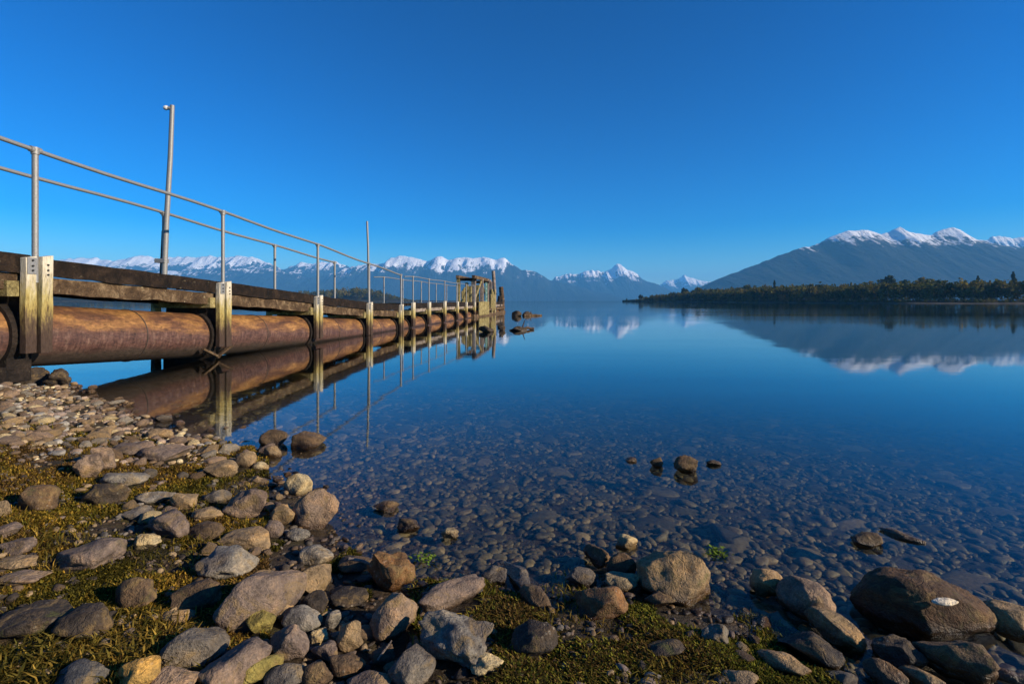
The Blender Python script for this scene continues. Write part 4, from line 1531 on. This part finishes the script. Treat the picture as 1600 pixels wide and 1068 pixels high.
# stick across the brown slab
p0 = Vector((*ray(545, 872, 0.08), 0.08)); p1 = Vector((*ray(592, 889, 0.05), 0.05))
mb = MB(); mb.tube([p0, (p0 + p1) / 2 + Vector((0, 0, 0.01)), p1], [0.006, 0.005, 0.003], 7)
tag(mb.build('stick', M_GREY, None, smooth=True, loc=p0), 'thin bleached stick lying across the dark slab at the water edge', 'stick')
p0 = Vector((*ray(590, 1030, 0.06), 0.06)); p1 = Vector((*ray(612, 1000, 0.1), 0.1))
mb = MB(); mb.tube([p0, p1], [0.003, 0.002], 6)
tag(mb.build('stick', M_GREY, None, smooth=True, loc=p0), 'short thin twig leaning under the square block', 'stick')


def inside(x, y, f=0.85, pad=0.0):
    for (a, b, r) in PLACED:
        if (x - a) ** 2 + (y - b) ** 2 < (r * f + pad) ** 2: return True
    return False


# medium cobbles: individuals, three shared shapes per size
def px_of(x, y, z): return 800 + F * x / y, HY + F * (CAM_Z - z) / y


PROTO = []
for k in range(12):
    PROTO.append(rock_shape(3, 900 + k, 0.22 + 0.065 * k, rough=1.3))
PROTO_ME = []
for k, V in enumerate(PROTO):
    me = bpy.data.meshes.new('cobble')
    me.from_pydata([tuple(v) for v in V * 0.5], [], [tuple(f) for f in ICO[3][1].tolist()])
    for p in me.polygons: p.use_smooth = True
    me.materials.append(M_ROCK)
    PROTO_ME.append(me)
cob_cols = ['tan', 'pink', 'mauve', 'pale', 'grey', 'lgrey', 'brown', 'tan', 'pink']
zones = [  # pixel region, count, size range (m), what it lies on
    ((0, 600, 205, 700), 150, (0.045, 0.10), 'the pebble bank by the pipe'),
    ((170, 640, 420, 730), 40, (0.05, 0.11), 'the waterline by the pools'),
    ((180, 730, 470, 860), 22, (0.04, 0.09), 'the middle bank'),
    ((300, 860, 620, 1068), 26, (0.025, 0.06), 'the bottom rock gaps'),
    ((1150, 940, 1600, 1068), 14, (0.03, 0.07), 'the wet bottom right gaps')]
CNAME = {'tan': 'tan', 'pink': 'pinkish', 'mauve': 'mauve', 'pale': 'cream', 'grey': 'dark grey', 'lgrey': 'light grey', 'brown': 'brown'}
for (zx0, zy0, zx1, zy1), cnt, (s0, s1), lab in zones:
    k = 0; tries = 0
    while k < cnt and tries < 4000:
        tries += 1
        px = random.uniform(zx0, zx1); py = random.uniform(zy0, zy1)
        X, Y, z = hit(px, py)
        s = random.uniform(s0, s1) * (0.7 + 0.6 * random.random())
        if inside(X, Y, 0.9, s * 0.3): continue
        gz = ground_z(X, Y)
        if gz < -0.03 and zy0 != 940: continue
        ki = random.randrange(12); o = bpy.data.objects.new('cobble', PROTO_ME[ki])
        COL.objects.link(o)
        o.scale = (s * random.uniform(0.9, 1.4), s * random.uniform(0.7, 1.0), s * random.uniform(0.45, 0.75))
        o.rotation_euler = (random.uniform(-.25, .25), random.uniform(-.25, .25), random.uniform(0, 6.28))
        o.location = (X, Y, gz + s * 0.18)
        cn = random.choice(cob_cols); c = CO[cn]; j = random.uniform(0.8, 1.25)
        j *= 1.25 if zy0 < 650 else 1.0; o.color = (c[0] * j, c[1] * j, c[2] * j, 0.0)
        col_i = min(int((px - zx0) / (zx1 - zx0) * 3), 2); row_i = min(int((py - zy0) / (zy1 - zy0) * 3), 2)
        wh = [['upper left', 'upper middle', 'upper right'], ['middle left', 'centre', 'middle right'], ['lower left', 'lower middle', 'lower right']][row_i][col_i]
        big = 'small' if s > (s0 + s1) / 2 else 'tiny'
        L_ = '%s %s %s cobble in the %s of %s' % (big, ['rounded', 'blocky', 'angular', 'jagged'][ki // 3], CNAME[cn], wh, lab)
        tag(o, L_, 'stone', 'cobbles: ' + L_ if False else 'cobbles in ' + lab)
        PLACED.append((X, Y, s * 0.5))
        k += 1


# stones that would share a description are told apart by how near they lie
same = {}
for o in bpy.data.objects:
    if o.name.startswith('cobble') and 'label' in o: same.setdefault(o['label'], []).append(o)
for lab, os_ in same.items():
    if len(os_) in (2, 3):
        os_.sort(key=lambda o: o.location.y)
        for o, w_ in zip(os_, ('nearer', 'farther') if len(os_) == 2 else ('nearest', 'middle', 'farthest')): o['label'] = (w_ + ' ' + lab).replace(' in the ', ' in ', 1)


# pebbles and gravel: stuff
def scatter_mesh(name, pts, sizes, sub, mat, cols, flat=(0.4, 0.75), seed=1, asp=0.8):
    rg = np.random.default_rng(seed)
    protos = [rock_shape(sub, 500 + seed * 10 + k, 0.15 + 0.09 * k) * 0.5 for k in range(6)]
    Fi = ICO[sub][1]; nv = len(protos[0])
    n = len(pts)
    VV = np.empty((n, nv, 3)); CC = np.empty((n, nv, 3))
    for i in range(n):
        P = protos[rg.integers(0, 6)] * np.array([sizes[i] * rg.uniform(0.9, 1.4), sizes[i] * rg.uniform(0.6, 1.0), sizes[i] * rg.uniform(*flat)])
        a = rg.random() * 6.283; b = rg.normal(0, 0.15)
        ca, sa, cb, sb = math.cos(a), math.sin(a), math.cos(b), math.sin(b)
        P = P @ np.array([[1, 0, 0], [0, cb, sb], [0, -sb, cb]]) @ np.array([[ca, sa, 0], [-sa, ca, 0], [0, 0, 1]])
        VV[i] = P + pts[i]
        CC[i] = np.array(cols[rg.integers(0, len(cols))]) * rg.uniform(0.7, 1.3)
    FF = (Fi[None] + (np.arange(n) * nv)[:, None, None]).reshape(-1, 3)
    o = mesh_np(name, VV.reshape(-1, 3), FF, mat, smooth=True, cols=CC.reshape(-1, 3))
    o['kind'] = 'stuff'
    return o


def sample(n, box, lo, hi, size, seed, accept=None, sinkf=0.15, persp=True):
    """points on the ground; density falls with distance when persp"""
    rg = np.random.default_rng(seed)
    pts = []; ss = []
    while len(pts) < n:
        m = 4000
        if persp:
            px = rg.uniform(box[0], box[2], m); py = rg.uniform(box[1], box[3], m)
            Z = F * CAM_Z / (py - HY); X = (px - 800) / F * Z
            # spread evenly over the ground, limited thinning far away
            keep = rg.random(m) < np.clip((Z / 3.0) ** 1.2, 0.12, 1.0)
            X, Z = X[keep], Z[keep]
        else:
            X = rg.uniform(box[0], box[2], m); Z = rg.uniform(box[1], box[3], m)
        g_ = H(X, Z)
        ok = (g_ > lo) & (g_ < hi)
        if accept is not None: ok &= accept(X, Z)
        X, Z, g_ = X[ok], Z[ok], g_[ok]
        s = rg.uniform(size[0], size[1], len(X)) * (0.6 + 0.8 * rg.random(len(X)) ** 2)
        for i in range(len(X)):
            if inside(X[i], Z[i], 0.75): continue
            pts.append((X[i], Z[i], g_[i] + s[i] * sinkf)); ss.append(s[i])
            if len(pts) >= n: break
    return np.array(pts), np.array(ss)


pc = [CO['tan'], CO['pink'], CO['mauve'], CO['grey'], CO['pale'], CO['brown'], CO['lgrey'], CO['brown']]
pc = [tuple(1.35 * q for q in c) for c in pc]
pts, ss = sample(4200, (-8.0, 2.6, -1.8, 6.6), 0.0, 2, (0.022, 0.06), 21, lambda X, Z: Z > 3.3 + 0.25 * np.sin(X * 3) - 0.25 * (X + 4), persp=False)
scatter_mesh('pebbles', pts, ss, 2, M_PEB, pc, seed=2)
dk = [CO['brown'], CO['dark'], CO['mauve'], CO['grey'], CO['dark'], CO['tan']]
pts, ss = sample(6500, (-200, 700, 1700, 1150), -0.06, 0.5, (0.007, 0.032), 22)
scatter_mesh('gravel', pts, ss, 2, M_PEB, dk, seed=3)
# stones on the lake bed, seen through the water
bc = [(0.11, 0.083, 0.038), (0.08, 0.062, 0.029), (0.14, 0.10, 0.048), (0.055, 0.043, 0.021), (0.09, 0.068, 0.033), (0.04, 0.032, 0.016)]
pts, ss = sample(15500, (-3.5, 1.2, 9.5, 9.5), -1.2, -0.04, (0.015, 0.09), 23, lambda X, Z: (np.abs(X) < Z * 1.15 + 2.5) & (fbm(X * 1.3, Z * 1.3, 71, 4) + 0.25 * rng.random(len(X)) > -0.02), sinkf=-0.02, persp=False)
pts[:, 2] = np.minimum(pts[:, 2], -0.015 - ss * 0.22)
scatter_mesh('lake_bed_stones', pts, ss, 2, M_BEDST, bc, flat=(0.12, 0.36), seed=4)
pts, ss = sample(1700, (-3.5, 1.2, 9.5, 9.5), -1.2, -0.07, (0.10, 0.24), 27, lambda X, Z: np.abs(X) < Z * 1.15 + 2.5, sinkf=-0.03, persp=False)
pts[:, 2] = np.minimum(pts[:, 2], -0.02 - ss * 0.14)
scatter_mesh('lake_bed_stones', pts, ss, 3, M_BEDST, bc, flat=(0.10, 0.24), seed=6)
pts, ss = sample(5500, (300, 640, 1700, 1068), -0.3, -0.012, (0.02, 0.06), 24, sinkf=0.1)
pts[:, 2] = np.minimum(pts[:, 2], -0.008 - ss * 0.25)
scatter_mesh('lake_bed_stones', pts, ss, 2, M_BEDST, bc, flat=(0.3, 0.55), seed=5)


# ------------------------------------------------------------------ moss, weed and grass
def blades(name, pts, hts, cols, seed, wid=0.16, bend=0.5, per=1):
    rg = np.random.default_rng(seed)
    n = len(pts)
    a = rg.random(n) * 2 * np.pi
    d = np.stack([np.cos(a), np.sin(a), np.zeros(n)], -1)
    s = np.stack([-np.sin(a), np.cos(a), np.zeros(n)], -1)
    b = rg.random(n) * bend + 0.15
    w = hts * wid
    base = pts
    mid = base + d * (hts * b * 0.35)[:, None] + np.array([0, 0, 1]) * (hts * 0.6)[:, None]
    tip = base + d * (hts * b)[:, None] + np.array([0, 0, 1]) * (hts * (1.0 - 0.3 * b))[:, None]
    sw = s * w[:, None]
    V = np.stack([base - sw * 0.6, base + sw * 0.6, mid + sw, mid - sw, tip + sw * 0.15, tip - sw * 0.15], 1).reshape(-1, 3)
    k = (np.arange(n) * 6)[:, None]
    Fq = np.concatenate([k + np.array([[0, 1, 2, 3]]), k + np.array([[3, 2, 4, 5]])])
    C = np.repeat(cols, 6, 0)
    o = mesh_np(name, V, Fq, M_GRASS, cols=C)
    o['kind'] = 'stuff'
    return o


def grow(n, box, lo, hi, seed, dens, hr, pal, name, wid=0.16, bend=0.6):
    rg = np.random.default_rng(seed)
    P = []
    while len(P) < n:
        m = 20000
        px = rg.uniform(box[0], box[2], m); py = rg.uniform(box[1], box[3], m)
        Z = F * CAM_Z / (py - HY); X = (px - 800) / F * Z
        g_ = H(X, Z)
        cl = fbm(X * 5, Z * 5, seed, 4) + 0.5
        ok = (g_ > lo) & (g_ < hi) & (rg.random(m) < np.clip((cl - dens) * 5, 0, 1))
        X, Z, g_, cl = X[ok], Z[ok], g_[ok], cl[ok]
        # drop those beneath stones
        keep = np.ones(len(X), bool)
        for (a, b, r) in PLACED:
            keep &= (X - a) ** 2 + (Z - b) ** 2 > (r * 0.8) ** 2
        for x, z, gg, c in zip(X[keep], Z[keep], g_[keep], cl[keep]): P.append((x, z, gg, c))
    P = np.array(P[:n])
    tone = fbm(P[:, 0] * 2.2, P[:, 1] * 2.2, seed + 3, 3) + 0.5
    pal = np.array(pal)
    t = np.clip((tone - 0.3) * 2.5 + rg.normal(0, 0.25, n), 0, 0.999) * (len(pal) - 1)
    i0 = t.astype(int); f = (t - i0)[:, None]
    cols = pal[i0] * (1 - f) + pal[i0 + 1] * f
    cols = cols * (0.35 + 1.3 * rg.random((n, 1)) ** 1.5)
    hts = rg.uniform(hr[0], hr[1], n) * (0.4 + 1.2 * P[:, 3] ** 1.5)
    return blades(name, P[:, :3] - np.array([0, 0, 0.003]), hts, cols, seed, wid, bend)


grow(115000, (-120, 690, 420, 1150), -0.01, 0.6, 31, 0.30, (0.008, 0.027), [(0.06, 0.052, 0.013), (0.13, 0.11, 0.018), (0.21, 0.155, 0.022), (0.36, 0.215, 0.03), (0.12, 0.07, 0.025)], 'moss', 0.14, 0.9)
grow(70000, (640, 890, 1330, 1150), -0.03, 0.4, 32, 0.48, (0.007, 0.024), [(0.07, 0.05, 0.017), (0.075, 0.075, 0.015), (0.13, 0.135, 0.02), (0.24, 0.225, 0.03), (0.12, 0.075, 0.025)], 'grass', 0.15, 0.9)
grow(14000, (420, 860, 760, 1120), -0.01, 0.4, 33, 0.55, (0.008, 0.022), [(0.06, 0.055, 0.012), (0.13, 0.11, 0.018), (0.22, 0.17, 0.03)], 'grass', 0.14, 0.9)


STRAW = [(0.08, 0.07, 0.015), (0.17, 0.13, 0.025), (0.34, 0.21, 0.04), (0.12, 0.12, 0.02)]
grow(9000, (-120, 690, 420, 1150), 0.0, 0.6, 34, 0.30, (0.014, 0.045), STRAW, 'grass', 0.05, 1.6)
grow(3500, (640, 890, 1330, 1150), -0.02, 0.4, 35, 0.42, (0.012, 0.036), STRAW, 'grass', 0.05, 1.6)


def weed(px, py, z, n, s, col, lab, name='water_weed', cat='plant'):
    X, Y = ray(px, py, z)
    rg = np.random.default_rng(int(px))
    pts = np.stack([rg.normal(0, s, n), rg.normal(0, s, n), np.full(n, 0.0)], -1)
    a = rg.random(n) * 2 * np.pi
    V = []; 
    for p, t in zip(pts, a):
        l = rg.uniform(0.010, 0.018)
        d = np.array([math.cos(t), math.sin(t), rg.uniform(0.1, 0.6)]); sd_ = np.array([-math.sin(t), math.cos(t), 0])
        b = p + np.array([0, 0, rg.uniform(0, s * 0.6)])
        V += [b, b + d * l * .5 + sd_ * l * .35, b + d * l, b + d * l * .5 - sd_ * l * .35]
    V = np.array(V)
    o = mesh_np(name, V, np.arange(len(V)).reshape(-1, 4), M_GRASS, cols=np.tile([col], (len(V), 1)) * (0.7 + 0.6 * rg.random((len(V), 1))), loc=(X, Y, z + 0.002))
    tag(o, lab, cat)


weed(666, 876, 0.0, 60, 0.022, (0.16, 0.24, 0.03), 'bright green weed sprig floating right of the orange pointed rock')
weed(1120, 866, 0.0, 90, 0.02, (0.14, 0.20, 0.03), 'bright green weed sprig floating right of the big sunlit boulder')
weed(252, 978, 0.07, 120, 0.022, (0.75, 0.48, 0.08), 'golden yellow tuft of leaves on the moss above the ochre stone', 'leaf_tuft')

# ------------------------------------------------------------------ haze
hz = MB()
hz.box((0, 4550, 220), (9200, 0, 0), (0, 4700, 0), (0, 0, 235))
hm = NT('air')
pv = hm.n('ShaderNodeVolumePrincipled')
pv.inputs['Color'].default_value = (0.15, 0.54, 1.0, 1)
pv.inputs['Density'].default_value = 0.00018
pv.inputs['Anisotropy'].default_value = 0.0
hm.l(pv.outputs[0], hm.out.inputs['Volume'])
ho = hz.build('haze', hm.m)
ho['kind'] = 'stuff'
